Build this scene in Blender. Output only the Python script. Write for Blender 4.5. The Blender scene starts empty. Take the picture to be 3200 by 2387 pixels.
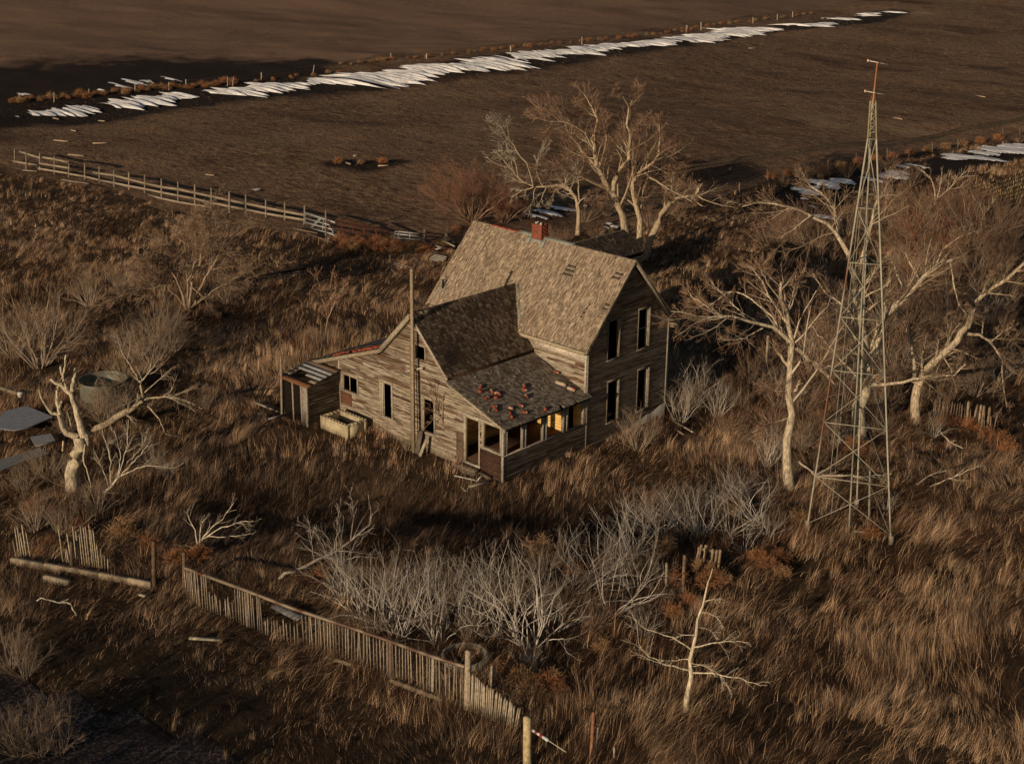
import bpy, math, random
import numpy as np
from mathutils import Vector
D = bpy.data
SC = bpy.context.scene
COL = SC.collection
R = math.radians
# ------------------------------------------------------------------ camera
CAM = np.array([47.9669, -44.72, 24.77]); YAW = -0.762953; PIT = 0.353392; ROLL = 0.010481; FPX = 4464.08
FW = np.array([math.cos(PIT)*math.sin(YAW), math.cos(PIT)*math.cos(YAW), -math.sin(PIT)])
_r = np.array([math.cos(YAW), -math.sin(YAW), 0.0]); _u = np.cross(_r, FW)
RT = _r*math.cos(ROLL)+_u*math.sin(ROLL); UP = -_r*math.sin(ROLL)+_u*math.cos(ROLL)
cd = D.cameras.new('camera'); cam = D.objects.new('camera', cd); COL.objects.link(cam)
cd.sensor_width = 36.0; cd.lens = 36.0*FPX/3200.0; cd.clip_start = 0.5; cd.clip_end = 3000
from mathutils import Matrix
mw = Matrix(((RT[0], UP[0], -FW[0], CAM[0]), (RT[1], UP[1], -FW[1], CAM[1]), (RT[2], UP[2], -FW[2], CAM[2]), (0, 0, 0, 1)))
cam.matrix_world = mw
SC.camera = cam
# ------------------------------------------------------------------ light
SUN_AZ = -7.0      # light heads this many degrees east of the house +Y
SUN_EL = 13.0
world = D.worlds.new('World'); SC.world = world; world.use_nodes = True
nt = world.node_tree; nt.nodes.clear()
sky = nt.nodes.new('ShaderNodeTexSky'); sky.sky_type = 'NISHITA'; sky.sun_disc = False
sky.sun_elevation = R(SUN_EL); sky.sun_rotation = R(180+SUN_AZ)
sky.air_density = 1.0; sky.dust_density = 1.5
bg = nt.nodes.new('ShaderNodeBackground'); bg.inputs['Strength'].default_value = 0.05
wo = nt.nodes.new('ShaderNodeOutputWorld')
nt.links.new(sky.outputs[0], bg.inputs[0]); nt.links.new(bg.outputs[0], wo.inputs[0])
sl = D.lights.new('sun', 'SUN'); sl.energy = 5.0; sl.angle = R(0.5); sl.color = (1.0, 0.765, 0.53)
so = D.objects.new('sun', sl); COL.objects.link(so)
ld = Vector((math.sin(R(SUN_AZ))*math.cos(R(SUN_EL)), math.cos(R(SUN_AZ))*math.cos(R(SUN_EL)), -math.sin(R(SUN_EL))))
so.rotation_euler = ld.to_track_quat('-Z', 'Y').to_euler(); so.location = (0, -60, 40)
SC.view_settings.view_transform = 'Standard'; SC.view_settings.look = 'None'
SC.view_settings.exposure = -0.57; SC.view_settings.gamma = 1.0; SC.view_settings.use_curve_mapping = False
SC.cycles.max_bounces = 5; SC.cycles.diffuse_bounces = 3

rng = np.random.default_rng(7)
# ------------------------------------------------------------------ projection helpers (photo pixel <-> place)
def vnoise(x, y, s, seed=0):
    "smooth value noise in -1..1"
    x = np.asarray(x, float)/s; y = np.asarray(y, float)/s
    xi = np.floor(x).astype(np.int64); yi = np.floor(y).astype(np.int64); fx = x-xi; fy = y-yi
    fx = fx*fx*(3-2*fx); fy = fy*fy*(3-2*fy)
    def h(a, b):
        n = (a*374761393+b*668265263+seed*1442695041) & 0x7fffffff
        n = ((n ^ (n >> 13))*1274126177) & 0x7fffffff
        n = n ^ (n >> 16)
        return (n % 65536)/32768.0-1
    return (h(xi, yi)*(1-fx)+h(xi+1, yi)*fx)*(1-fy)+(h(xi, yi+1)*(1-fx)+h(xi+1, yi+1)*fx)*fy
def height(x, y):
    x = np.asarray(x, float); y = np.asarray(y, float)
    d = np.hypot(x-4, y-0)
    near = np.clip((d-9)/10, 0, 1)
    far = np.clip((d-35)/40, 0, 1)
    # bank under the thicket and swale before the porch, added to shade the yard
    sx = (x-14.5)*.74+(y+13.4)*.67; sy = -(x-14.5)*.67+(y+13.4)*.74
    along = np.exp(-(sx/10)**4)
    swale = along*(.70*np.exp(-((sy-1.5)/2.4)**2)-.85*np.exp(-((sy-6.8)/3.1)**2))
    return near*(0.16*vnoise(x, y, 7, 1)+0.10*vnoise(x, y, 3.1, 2))+swale*np.clip((d-7)/3, 0, 1)+far*(0.9*vnoise(x, y, 42, 3)+0.35*vnoise(x, y, 17, 4))
def ray(px, py): return FW+RT*(px-1600)/FPX-UP*(py-1193.5)/FPX
def G(px, py):
    d = ray(px, py); z = 0.0
    for _ in range(40):
        t = (z-CAM[2])/d[2]; P = CAM+d*t
        z = 0.5*z+0.5*float(height(P[0], P[1]))
    t = (z-CAM[2])/d[2]; P = CAM+d*t
    return np.array([P[0], P[1], float(height(P[0], P[1]))])
def proj(P):
    d = np.asarray(P, float)-CAM; z = d@FW
    return 1600+FPX*(d@RT)/z, 1193.5-FPX*(d@UP)/z, z
def ztop(b, py):
    "height z above base point b at which a vertical reaches photo row py"
    lo, hi = b[2], b[2]+40
    for _ in range(30):
        m = (lo+hi)/2
        if proj((b[0], b[1], m))[1] > py: lo = m
        else: hi = m
    return lo
def onplane(px, py, base, off=0.0):
    "point on the upright plane through base facing the viewer, moved back by off metres"
    n = np.array([FW[0], FW[1], 0]); n /= np.linalg.norm(n)
    d = ray(px, py); t = ((np.asarray(base)+n*off-CAM)@n)/(d@n)
    return CAM+d*t
ZT = {'A': (0, 0, .4966), 'B': (1050, 0, .4966), 'C': (2100, 0, .4966), 'D': (0, 750, .4966), 'E': (2100, 750, .4966),
      'F': (0, 1500, .5369), 'G': (1050, 1500, .5369), 'H': (2100, 1500, .5369), 'J': (0, 1100, .3027), 'K': (900, 650, .2483),
      'L': (850, 1050, .27236), 'M': (1350, 1100, .27236), 'N': (850, 650, .5869), 'P': (0, 1650, .316), 'T': (1600, 2000, .2343), 'U': (0, 0, 1)}
def zx(tag, x, y):
    a, b, s = ZT[tag]; return a+x*s, b+y*s
# ------------------------------------------------------------------ mesh helpers
class MB:
    "collects quads and triangles with a colour per vertex"
    def __init__(s): s.v = []; s.f = []; s.c = []; s.n = 0
    def add(s, V, F, c):
        V = np.asarray(V, np.float32).reshape(-1, 3); F = np.asarray(F, np.int32)
        c = np.asarray(c, np.float32)
        if c.ndim == 1: c = np.tile(c[:3], (len(V), 1))
        s.v.append(V); s.f.append(F+s.n); s.c.append(c[:, :3]); s.n += len(V)
    def box(s, c, ux, uy, uz, col):
        "c centre, ux uy uz half-extent vectors"
        c, ux, uy, uz = [np.asarray(a, float) for a in (c, ux, uy, uz)]
        V = [c+a*ux+b*uy+d*uz for d in (-1, 1) for b in (-1, 1) for a in (-1, 1)]
        s.add(V, [(0, 2, 3, 1), (4, 5, 7, 6), (0, 1, 5, 4), (2, 6, 7, 3), (0, 4, 6, 2), (1, 3, 7, 5)], col)
    def ab(s, x0, x1, y0, y1, z0, z1, col):
        s.box(((x0+x1)/2, (y0+y1)/2, (z0+z1)/2), ((x1-x0)/2, 0, 0), (0, (y1-y0)/2, 0), (0, 0, (z1-z0)/2), col)
    def bar(s, p, q, w, h, col, up=(0, 0, 1)):
        p = np.asarray(p, float); q = np.asarray(q, float); d = q-p; L = np.linalg.norm(d)
        if L < 1e-6: return
        d /= L; up = np.asarray(up, float)
        if abs(d@up) > .97: up = np.array([1., 0, 0])
        a = np.cross(d, up); a /= np.linalg.norm(a); b = np.cross(a, d)
        s.box((p+q)/2, d*L/2, a*w/2, b*h/2, col)
    def tube(s, P, Rd, k, col):
        "P (m,n,3) Rd (m,n); open tubes with k sides"
        P = np.asarray(P, float); Rd = np.asarray(Rd, float)
        if P.ndim == 2: P = P[None]; Rd = Rd[None]
        m, n, _ = P.shape
        T = np.gradient(P, axis=1); T /= np.linalg.norm(T, axis=2, keepdims=True)+1e-9
        ref = np.where(np.abs(T[..., 2:3]) > .9, np.array([1., 0, 0]), np.array([0, 0, 1.]))
        a = np.cross(T, ref); a /= np.linalg.norm(a, axis=2, keepdims=True)+1e-9; b = np.cross(T, a)
        th = np.arange(k)*2*math.pi/k
        V = P[:, :, None, :]+Rd[:, :, None, None]*(a[:, :, None, :]*np.cos(th)[None, None, :, None]+b[:, :, None, :]*np.sin(th)[None, None, :, None])
        idx = np.arange(m*n*k).reshape(m, n, k)
        i0 = idx[:, :-1, :]; i1 = np.roll(i0, -1, axis=2); j0 = idx[:, 1:, :]; j1 = np.roll(j0, -1, axis=2)
        F = np.stack([i0, i1, j1, j0], axis=-1).reshape(-1, 4)
        col = np.asarray(col, np.float32)
        if col.ndim == 1: C = np.tile(col, (m*n*k, 1))
        elif col.ndim == 2 and len(col) == m: C = np.repeat(col, n*k, axis=0)
        else: C = np.repeat(col.reshape(-1, 3), k, axis=0)
        s.add(V.reshape(-1, 3), F, C)
    def post(s, b, t, r, col, k=7):
        "capped round post"
        b = np.asarray(b, float); t = np.asarray(t, float)
        s.tube(np.array([b, b*.5+t*.5, t-(t-b)*.01, t]), np.array([r*1.05, r, r*.96, r*.01]), k, col)
    def build(s, name, mat, parent=None, smooth=False):
        V = np.concatenate(s.v); C = np.concatenate(s.c)
        sizes = np.concatenate([np.full(len(f), f.shape[1], np.int32) for f in s.f])
        idx = np.concatenate([f.reshape(-1) for f in s.f]).astype(np.int32)
        me = D.meshes.new(name)
        me.vertices.add(len(V)); me.vertices.foreach_set('co', V.reshape(-1))
        me.loops.add(len(idx)); me.loops.foreach_set('vertex_index', idx)
        me.polygons.add(len(sizes)); st = np.concatenate([[0], np.cumsum(sizes)[:-1]]).astype(np.int32)
        me.polygons.foreach_set('loop_start', st)
        me.update(calc_edges=True)
        at = me.attributes.new('col', 'FLOAT_COLOR', 'POINT')
        at.data.foreach_set('color', np.concatenate([C, np.ones((len(C), 1), np.float32)], axis=1).astype(np.float32).reshape(-1))
        if smooth: me.polygons.foreach_set('use_smooth', np.ones(len(sizes), bool))
        me.materials.append(mat)
        o = D.objects.new(name, me); COL.objects.link(o)
        if parent is not None:
            o.parent = parent; o.matrix_parent_inverse = Matrix.Translation(-Vector(parent.location))
        return o
def thing(name, label, cat, loc=(0, 0, 0), group=None):
    o = D.objects.new(name, None); COL.objects.link(o); o.location = Vector([float(a) for a in loc]); o.empty_display_size = .3
    return tag(o, label, cat, group)
def tag(o, label=None, cat=None, group=None, kind=None):
    if label: o['label'] = label
    if cat: o['category'] = cat
    if group: o['group'] = group
    if kind: o['kind'] = kind
    return o
def jit(c, a=.12, n=None):
    "colour jittered in brightness"
    c = np.asarray(c, float)
    if n is None: return c*(1+a*(rng.random()*2-1))
    return c[None, :]*(1+a*(rng.random((n, 1))*2-1))
# ------------------------------------------------------------------ materials
def vmat(name, rough=.9, nscale=(6, 6, 6), namt=.5, bump=.0, bdist=.02, spec=.25, extra=None, metal=0.0):
    "vertex colour times a stretched noise, optional second layer colour"
    m = D.materials.new(name); m.use_nodes = True; t = m.node_tree; N = t.nodes; Lk = t.links
    b = N['Principled BSDF']; b.inputs['Roughness'].default_value = rough; b.inputs['Specular IOR Level'].default_value = spec
    b.inputs['Metallic'].default_value = metal
    a = N.new('ShaderNodeAttribute'); a.attribute_name = 'col'
    tc = N.new('ShaderNodeTexCoord'); mp = N.new('ShaderNodeMapping'); mp.inputs['Scale'].default_value = nscale
    Lk.new(tc.outputs['Object'], mp.inputs['Vector'])
    ns = N.new('ShaderNodeTexNoise'); ns.inputs['Scale'].default_value = 1.0; ns.inputs['Detail'].default_value = 5; ns.inputs['Roughness'].default_value = .65
    Lk.new(mp.outputs[0], ns.inputs['Vector'])
    mr = N.new('ShaderNodeMapRange'); mr.inputs['From Min'].default_value = .3; mr.inputs['From Max'].default_value = .7
    mr.inputs['To Min'].default_value = 1-namt; mr.inputs['To Max'].default_value = 1+namt
    Lk.new(ns.outputs['Fac'], mr.inputs['Value'])
    mx = N.new('ShaderNodeVectorMath'); mx.operation = 'SCALE'
    Lk.new(a.outputs['Color'], mx.inputs[0]); Lk.new(mr.outputs[0], mx.inputs['Scale'])
    last = mx.outputs[0]
    if extra:
        for (sc2, lo, hi, colr) in extra:
            mp2 = N.new('ShaderNodeMapping'); mp2.inputs['Scale'].default_value = sc2; Lk.new(tc.outputs['Object'], mp2.inputs['Vector'])
            n2 = N.new('ShaderNodeTexNoise'); n2.inputs['Scale'].default_value = 1; n2.inputs['Detail'].default_value = 4; n2.inputs['Roughness'].default_value = .6
            Lk.new(mp2.outputs[0], n2.inputs['Vector'])
            m2 = N.new('ShaderNodeMapRange'); m2.inputs['From Min'].default_value = lo; m2.inputs['From Max'].default_value = hi
            Lk.new(n2.outputs['Fac'], m2.inputs['Value'])
            mm = N.new('ShaderNodeMixRGB'); Lk.new(m2.outputs[0], mm.inputs[0]); Lk.new(last, mm.inputs[1]); mm.inputs[2].default_value = (*colr, 1)
            last = mm.outputs[0]
    Lk.new(last, b.inputs['Base Color'])
    if bump:
        bp = N.new('ShaderNodeBump'); bp.inputs['Strength'].default_value = bump; bp.inputs['Distance'].default_value = bdist
        Lk.new(ns.outputs['Fac'], bp.inputs['Height']); Lk.new(bp.outputs[0], b.inputs['Normal'])
    return m
M = {}
M['siding_x'] = vmat('siding_front', .92, (1.8, 3, 45), .75, .6, .01, .15, [((.9, 1, 9), .52, .60, (.44, .39, .31)), ((.8, 1, 8), .54, .62, (.11, .068, .042)), ((2.2, 2, 24), .58, .64, (.07, .048, .033))])
M['siding_y'] = vmat('siding_gable', .92, (3, 1.8, 45), .75, .6, .01, .15, [((1, .8, 9), .52, .62, (.36, .32, .26)), ((1, .7, 8), .58, .68, (.12, .085, .062)), ((2, 2.2, 24), .60, .66, (.07, .052, .04))])
M['shake_y'] = vmat('shingle_main', .95, (38, 2.0, 2.0), .95, 1.0, .02, .1, [((.35, .5, .5), .58, .8, (.16, .115, .08))])
M['shake_x'] = vmat('shingle_wing', .95, (2.2, 36, 2.2), .85, .6, .01, .1, [((.6, .6, .6), .55, .75, (.06, .045, .036))])
M['wood'] = vmat('weathered_board', .9, (9, 9, 9), .45, .4, .01, .15)
M['bark'] = vmat('bark', .95, (16, 16, 4), .75, 1.0, .02, .1)
M['twig'] = vmat('twig', .9, (3, 3, 3), .25, 0, .02, .1)
M['brick'] = vmat('brick', .9, (25, 25, 25), .3, .4, .005, .15)
M['metal'] = vmat('galvanised', .55, (3, 3, 3), .3, .1, .01, .4, [((1.3, 1.3, .8), .58, .66, (.16, .07, .03))], .35)
M['paintmetal'] = vmat('painted_steel', .6, (5, 5, 5), .25, .1, .01, .4)
M['plain'] = vmat('matte_surface', .9, (4, 4, 4), .2, 0, .01, .2)
M['concrete'] = vmat('concrete', .95, (9, 9, 3), .35, .4, .01, .1)
M['grass'] = vmat('dry_grass', .85, (.5, .5, .5), .15, 0, .01, .12)
# ================================================================== GROUND
def gmat(name, base, layers, bump=.6, bscale=3.0, bdist=.08, rough=.95):
    "layers: (scale xyz, lo, hi, colour, detail)"
    m = D.materials.new(name); m.use_nodes = True; t = m.node_tree; N = t.nodes; Lk = t.links
    b = N['Principled BSDF']; b.inputs['Roughness'].default_value = rough; b.inputs['Specular IOR Level'].default_value = .1
    tc = N.new('ShaderNodeTexCoord'); last = None
    for (s3, lo, hi, colr, det) in layers:
        mp = N.new('ShaderNodeMapping'); mp.inputs['Scale'].default_value = s3; mp.inputs['Rotation'].default_value = (0, 0, R(-38)); Lk.new(tc.outputs['Object'], mp.inputs['Vector'])
        n = N.new('ShaderNodeTexNoise'); n.inputs['Scale'].default_value = 1; n.inputs['Detail'].default_value = det; n.inputs['Roughness'].default_value = .62
        Lk.new(mp.outputs[0], n.inputs['Vector'])
        mr = N.new('ShaderNodeMapRange'); mr.inputs['From Min'].default_value = lo; mr.inputs['From Max'].default_value = hi; Lk.new(n.outputs['Fac'], mr.inputs['Value'])
        mx = N.new('ShaderNodeMixRGB'); Lk.new(mr.outputs[0], mx.inputs[0])
        if last is None: mx.inputs[1].default_value = (*base, 1)
        else: Lk.new(last, mx.inputs[1])
        mx.inputs[2].default_value = (*colr, 1); last = mx.outputs[0]
    # damp ground, strength stored per vertex, edge broken up by noise
    at = N.new('ShaderNodeAttribute'); at.attribute_name = 'col'; sp_ = N.new('ShaderNodeSeparateXYZ'); Lk.new(at.outputs['Vector'], sp_.inputs[0])
    wn = N.new('ShaderNodeTexNoise'); wn.inputs['Scale'].default_value = .35; wn.inputs['Detail'].default_value = 6; Lk.new(tc.outputs['Object'], wn.inputs['Vector'])
    ad = N.new('ShaderNodeMath'); ad.operation = 'ADD'; Lk.new(sp_.outputs[0], ad.inputs[0]); Lk.new(wn.outputs['Fac'], ad.inputs[1])
    wr_ = N.new('ShaderNodeMapRange'); wr_.inputs['From Min'].default_value = .62; wr_.inputs['From Max'].default_value = 1.15; Lk.new(ad.outputs[0], wr_.inputs['Value'])
    gt_ = N.new('ShaderNodeMath'); gt_.operation = 'MULTIPLY'; Lk.new(wr_.outputs[0], gt_.inputs[0]); mn_ = N.new('ShaderNodeMath'); mn_.operation = 'GREATER_THAN'; mn_.inputs[1].default_value = .02; Lk.new(sp_.outputs[0], mn_.inputs[0]); Lk.new(mn_.outputs[0], gt_.inputs[1])
    wm = N.new('ShaderNodeMixRGB'); Lk.new(gt_.outputs[0], wm.inputs[0]); Lk.new(last, wm.inputs[1]); wm.inputs[2].default_value = (.034, .024, .019, 1); last = wm.outputs[0]
    Lk.new(last, b.inputs['Base Color'])
    n = N.new('ShaderNodeTexNoise'); n.inputs['Scale'].default_value = bscale; n.inputs['Detail'].default_value = 6; n.inputs['Roughness'].default_value = .7
    Lk.new(tc.outputs['Object'], n.inputs['Vector'])
    bp = N.new('ShaderNodeBump'); bp.inputs['Strength'].default_value = bump; bp.inputs['Distance'].default_value = bdist
    Lk.new(n.outputs['Fac'], bp.inputs['Height']); Lk.new(bp.outputs[0], b.inputs['Normal'])
    return m
def inpoly(x, y, poly):
    x = np.asarray(x); y = np.asarray(y); c = np.zeros(x.shape, bool); n = len(poly)
    for i in range(n):
        x0, y0 = poly[i][:2]; x1, y1 = poly[(i+1) % n][:2]
        if y0 == y1: continue
        k = ((y0 > y) != (y1 > y)) & (x < (x1-x0)*(y-y0)/(y1-y0)+x0); c ^= k
    return c
ax = np.concatenate([[-3000, -1500, -800, -500], np.arange(-400, -120, 3.0), np.arange(-120, 60, .75), np.arange(60, 120, 4), [160, 300, 900, 3000]])
ay = np.concatenate([[-3000, -800, -300, -120], np.arange(-70, -48, 4), np.arange(-48, 132, .75), np.arange(132, 420, 3.0), [500, 800, 1500, 3000]])
GX, GY = np.meshgrid(ax, ay); GZ = height(GX, GY)
far_ = np.clip((np.hypot(GX, GY)-380)/100, 0, 1); GZ = GZ*(1-far_)
CXc = (GX[:-1, :-1]+GX[1:, 1:])/2; CYc = (GY[:-1, :-1]+GY[1:, 1:])/2
nx_ = len(ax)
WETL = []
def wetf(x, y):
    out = np.zeros(len(x))
    for pts, wd in WETL:
        P = np.array(pts)[:, :2]
        for i in range(len(P)-1):
            a, b = P[i], P[i+1]; d = b-a; L2 = d@d; t = np.clip(((x-a[0])*d[0]+(y-a[1])*d[1])/L2, 0, 1); q = np.hypot(x-a[0]-t*d[0], y-a[1]-t*d[1]); w = wd[i]*(1-t)+wd[i+1]*t
            out = np.maximum(out, np.clip(1.25-q/w*.75, 0, 1)*(q < w*1.65))
    return out
def sheet(name, mask, dz, mat):
    ids = np.arange(GX.size).reshape(GX.shape)
    q = np.stack([ids[:-1, :-1], ids[:-1, 1:], ids[1:, 1:], ids[1:, :-1]], -1)[mask]
    u, inv = np.unique(q, return_inverse=True); inv = inv.reshape(q.shape)
    V = np.stack([GX.ravel()[u], GY.ravel()[u], GZ.ravel()[u]+dz], -1)
    wf = wetf(V[:, 0], V[:, 1]); mb = MB(); mb.add(V, inv, np.stack([wf]*3, -1)); o = mb.build(name, mat, smooth=True); o['kind'] = 'structure'; return o
def gp(pts, tag_='U'): return [G(*zx(tag_, *p)) for p in pts]
_b = lambda lst, tagk='A': [G(*zx(tagk, *p)) for p in lst]
WETL.append((_b([(-100, 770), (80, 745), (300, 745), (700, 700), (1200, 630), (1700, 570), (2200, 530)])+_b([(300, 500), (700, 445), (1100, 400), (1500, 335), (2000, 275)], 'B')+_b([(100, 255), (450, 200), (900, 160), (1400, 80)], 'C'), [4, 5, 5, 5, 4.5, 4.5, 4.5, 4.5, 4.5, 4.5, 4, 4, 3.5, 3, 3, 2.5]))
WETL.append((_b([(-200, 590), (80, 555), (500, 535), (900, 510), (1300, 475), (1700, 450), (1950, 400)]), [12, 15, 15, 14, 11, 7, 3]))
WETL.append((_b([(560, 1330), (900, 1190), (1300, 1100), (1700, 1030), (2300, 950)], 'C'), [2, 4, 4, 4, 4]))
WETL.append((_b([(-60, 1060), (250, 1080), (430, 1110)], 'C'), [3, 4, 2])); WETL.append((_b([(30, 1030), (200, 1040), (400, 1020)], 'B'), [1.3, 1.8, .9]))
FENCE_FAR_L = G(40, 330); FENCE_FAR_R = G(2450, 36)
# line of the far fence (world) extended
def lerp(a, b, t): return a+(b-a)*t
fdir = FENCE_FAR_R-FENCE_FAR_L
PLOUGH = [lerp(FENCE_FAR_L, FENCE_FAR_R, -2), lerp(FENCE_FAR_L, FENCE_FAR_R, 4), (600, 3000, 0), (-3000, 3000, 0), (-3000, -300, 0)]
RAIL_PX = [(-1400, 250), (-300, 430), (38, 550), (250, 580), (500, 650), (700, 705), (960, 745), (1130, 775), (1330, 760), (1480, 745), (1640, 760), (1800, 735), (2000, 700), (2200, 630), (2420, 575), (2700, 520), (3000, 465), (3400, 395), (4600, 180)]
RAILW = [G(*p) for p in RAIL_PX]
PAST = RAILW+[lerp(FENCE_FAR_L, FENCE_FAR_R, 4), lerp(FENCE_FAR_L, FENCE_FAR_R, -2)]
STUB = gp([(1790, 1215), (1900, 1180), (2020, 1150), (2240, 1095), (2500, 1000), (2500, 1500), (2200, 1420), (2040, 1370), (1880, 1330)], 'C')
GRAV = gp([(-200, 2050), (150, 2160), (330, 2215), (480, 2255), (640, 2330), (760, 2420), (600, 2800), (-600, 2800), (-600, 2100)])
m_pl = inpoly(CXc, CYc, PLOUGH); m_pa = inpoly(CXc, CYc, PAST) & ~m_pl; m_st = inpoly(CXc, CYc, STUB); m_gr = inpoly(CXc, CYc, GRAV)
ground_mat = gmat('grassland_soil', (.06, .040, .024), [((.5, .5, .5), .45, .6, (.095, .062, .034), 4), ((2, 2, 2), .5, .65, (.030, .020, .014), 4)], .8, 4)
sheet('ground', np.ones(CXc.shape, bool), 0, ground_mat)
past_mat = gmat('pasture_turf', (.23, .138, .084), [((.022, .05, .05), .44, .60, (.135, .078, .048), 3), ((.9, 2.6, 2), .42, .62, (.34, .225, .135), 6), ((.045, .11, .1), .53, .70, (.10, .058, .038), 3), ((.35, 1.2, 1), .56, .66, (.085, .051, .033), 6), ((5, 9, 5), .50, .7, (.06, .038, .026), 3), ((.03, .04, .05), .60, .74, (.36, .26, .15), 4)], 1.0, 1.6, .35)
sheet('pasture', m_pa, .02, past_mat)
pl_mat = gmat('ploughed_soil', (.26, .152, .095), [((.012, .03, .05), .44, .60, (.165, .096, .062), 3), ((.5, 5, 2), .4, .62, (.30, .195, .13), 6), ((.02, .05, .05), .54, .72, (.12, .075, .05), 3), ((3, 7, 3), .62, .68, (.42, .31, .21), 2)], .9, 2.5, .12)
sheet('ploughed_field', m_pl, .02, pl_mat)
sheet('stubble_field', m_st, .03, gmat('stubble_soil', (.13, .095, .055), [((1, 1, 1), .45, .6, (.06, .04, .025), 4)], .8, 4))
sheet('gravel_track', m_gr, .03, gmat('gravel', (.055, .042, .038), [((9, 9, 9), .5, .6, (.16, .125, .115), 2), ((.4, .4, .4), .5, .6, (.03, .022, .019), 2)], 1, 14, .04))
# dark damp soil either side of the drifts and two wheel ruts across the pasture
def ribbon(name, pts, widths, dz, col_, mat, seg=40, kind='structure'):
    P = np.array(pts, float); d = np.concatenate([[0], np.cumsum(np.linalg.norm(np.diff(P[:, :2], axis=0), axis=1))])
    n = max(8, int(d[-1]/1.0)); s = np.linspace(0, d[-1], n)
    x = np.interp(s, d, P[:, 0]); y = np.interp(s, d, P[:, 1]); w = np.interp(s, d, widths)
    tx, ty = np.gradient(x), np.gradient(y); l = np.hypot(tx, ty); nx, ny = -ty/l, tx/l
    K = 7; V = []
    for i, k in enumerate(np.linspace(-1, 1, K)):
        ww = w*k*(1+.25*vnoise(s, s*0+i*3.7, 3, 11)); X = x+nx*ww; Y = y+ny*ww
        V.append(np.stack([X, Y, height(X, Y)+dz*(1 if abs(k) < .9 else .4)], -1))
    V = np.stack(V, 1).reshape(-1, 3); ids = np.arange(n*K).reshape(n, K)
    q = np.stack([ids[:-1, :-1], ids[1:, :-1], ids[1:, 1:], ids[:-1, 1:]], -1).reshape(-1, 4)
    mb = MB(); mb.add(V, q, col_); o = mb.build(name, mat, smooth=True); o['kind'] = kind; return o

# ================================================================== SIDING AND ROOF BUILDERS
BRD_OLD = np.array([(.21, .17, .125), (.25, .205, .15), (.17, .135, .098), (.30, .255, .195), (.14, .105, .075), (.235, .19, .135), (.115, .07, .048)])
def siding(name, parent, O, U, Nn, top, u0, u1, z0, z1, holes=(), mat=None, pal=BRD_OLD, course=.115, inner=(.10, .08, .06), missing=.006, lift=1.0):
    """clapboard wall. O origin, U unit along, Nn outward, top(u) -> z; holes (u0,u1,z0,z1)"""
    mb = MB(); ib = MB(); O = np.asarray(O, float); U = np.asarray(U, float); Nn = np.asarray(Nn, float); Z = np.array([0, 0, 1.])
    us = np.linspace(u0, u1, 600); tz = np.array([top(u) for u in us])
    def span(z):
        k = np.where(tz > z)[0]
        return (us[k[0]], us[k[-1]]) if len(k) else None
    nC = int(math.ceil((z1-z0)/course))
    for i in range(nC):
        a = z0+i*course; b = min(a+course, z1)
        edges = sorted({a, b}|{h[2] for h in holes if a < h[2] < b}|{h[3] for h in holes if a < h[3] < b})
        seeds = rng.random(8)
        for e0, e1 in zip(edges[:-1], edges[1:]):
            if e1-e0 < .004: continue
            s0 = span(e0); s1 = span(e1-.001)
            if s0 is None: continue
            if s1 is None: s1 = ((s0[0]+s0[1])/2,)*2
            cuts = [(h[0], h[1]) for h in holes if h[2] < e1-.002 and h[3] > e0+.002]
            iv = [(s0[0], s0[1])]
            for c0, c1 in cuts:
                nv = []
                for p, q in iv:
                    if c1 <= p or c0 >= q: nv.append((p, q)); continue
                    if c0 > p: nv.append((p, c0))
                    if c1 < q: nv.append((c1, q))
                iv = nv
            for p, q in iv:
                # split into boards
                x = p; first = True
                while x < q-.01:
                    L = 1.2+3.2*rng.random(); y = min(q, x+L)
                    if q-y < .5: y = q
                    xl0, xr0 = x, y
                    xl1 = s1[0] if abs(x-s0[0]) < 1e-6 else x
                    xr1 = s1[1] if abs(y-s0[1]) < 1e-6 else y
                    f0 = (e0-a)/course; f1 = (e1-a)/course
                    o0 = (.020-.016*f0)*lift; o1 = (.020-.016*f1)*lift
                    warp = .006*rng.random()
                    def Pt(u, z, o): return O+U*u+Z*z+Nn*o
                    c = jit(pal[rng.integers(len(pal))], .16)
                    if rng.random() >= missing:
                        V = [Pt(xl0, e0, o0+warp), Pt(xr0, e0, o0), Pt(xr1, e1, o1), Pt(xl1, e1, o1), Pt(xl0, e0, -.01), Pt(xr0, e0, -.01)]
                        mb.add(V, [(0, 1, 2, 3), (4, 5, 1, 0)], c)
                    V = [Pt(xl0, e0, -.022), Pt(xr0, e0, -.022), Pt(xr1, e1, -.022), Pt(xl1, e1, -.022)]
                    mb.add(V, [(0, 1, 2, 3)], (.03, .022, .016))
                    V = [Pt(xl0, e0, -.11), Pt(xr0, e0, -.11), Pt(xr1, e1, -.11), Pt(xl1, e1, -.11)]
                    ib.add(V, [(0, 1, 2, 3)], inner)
                    x = y
    o = mb.build(name, mat or M['siding_x'], parent)
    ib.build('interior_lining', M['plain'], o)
    return o
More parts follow.
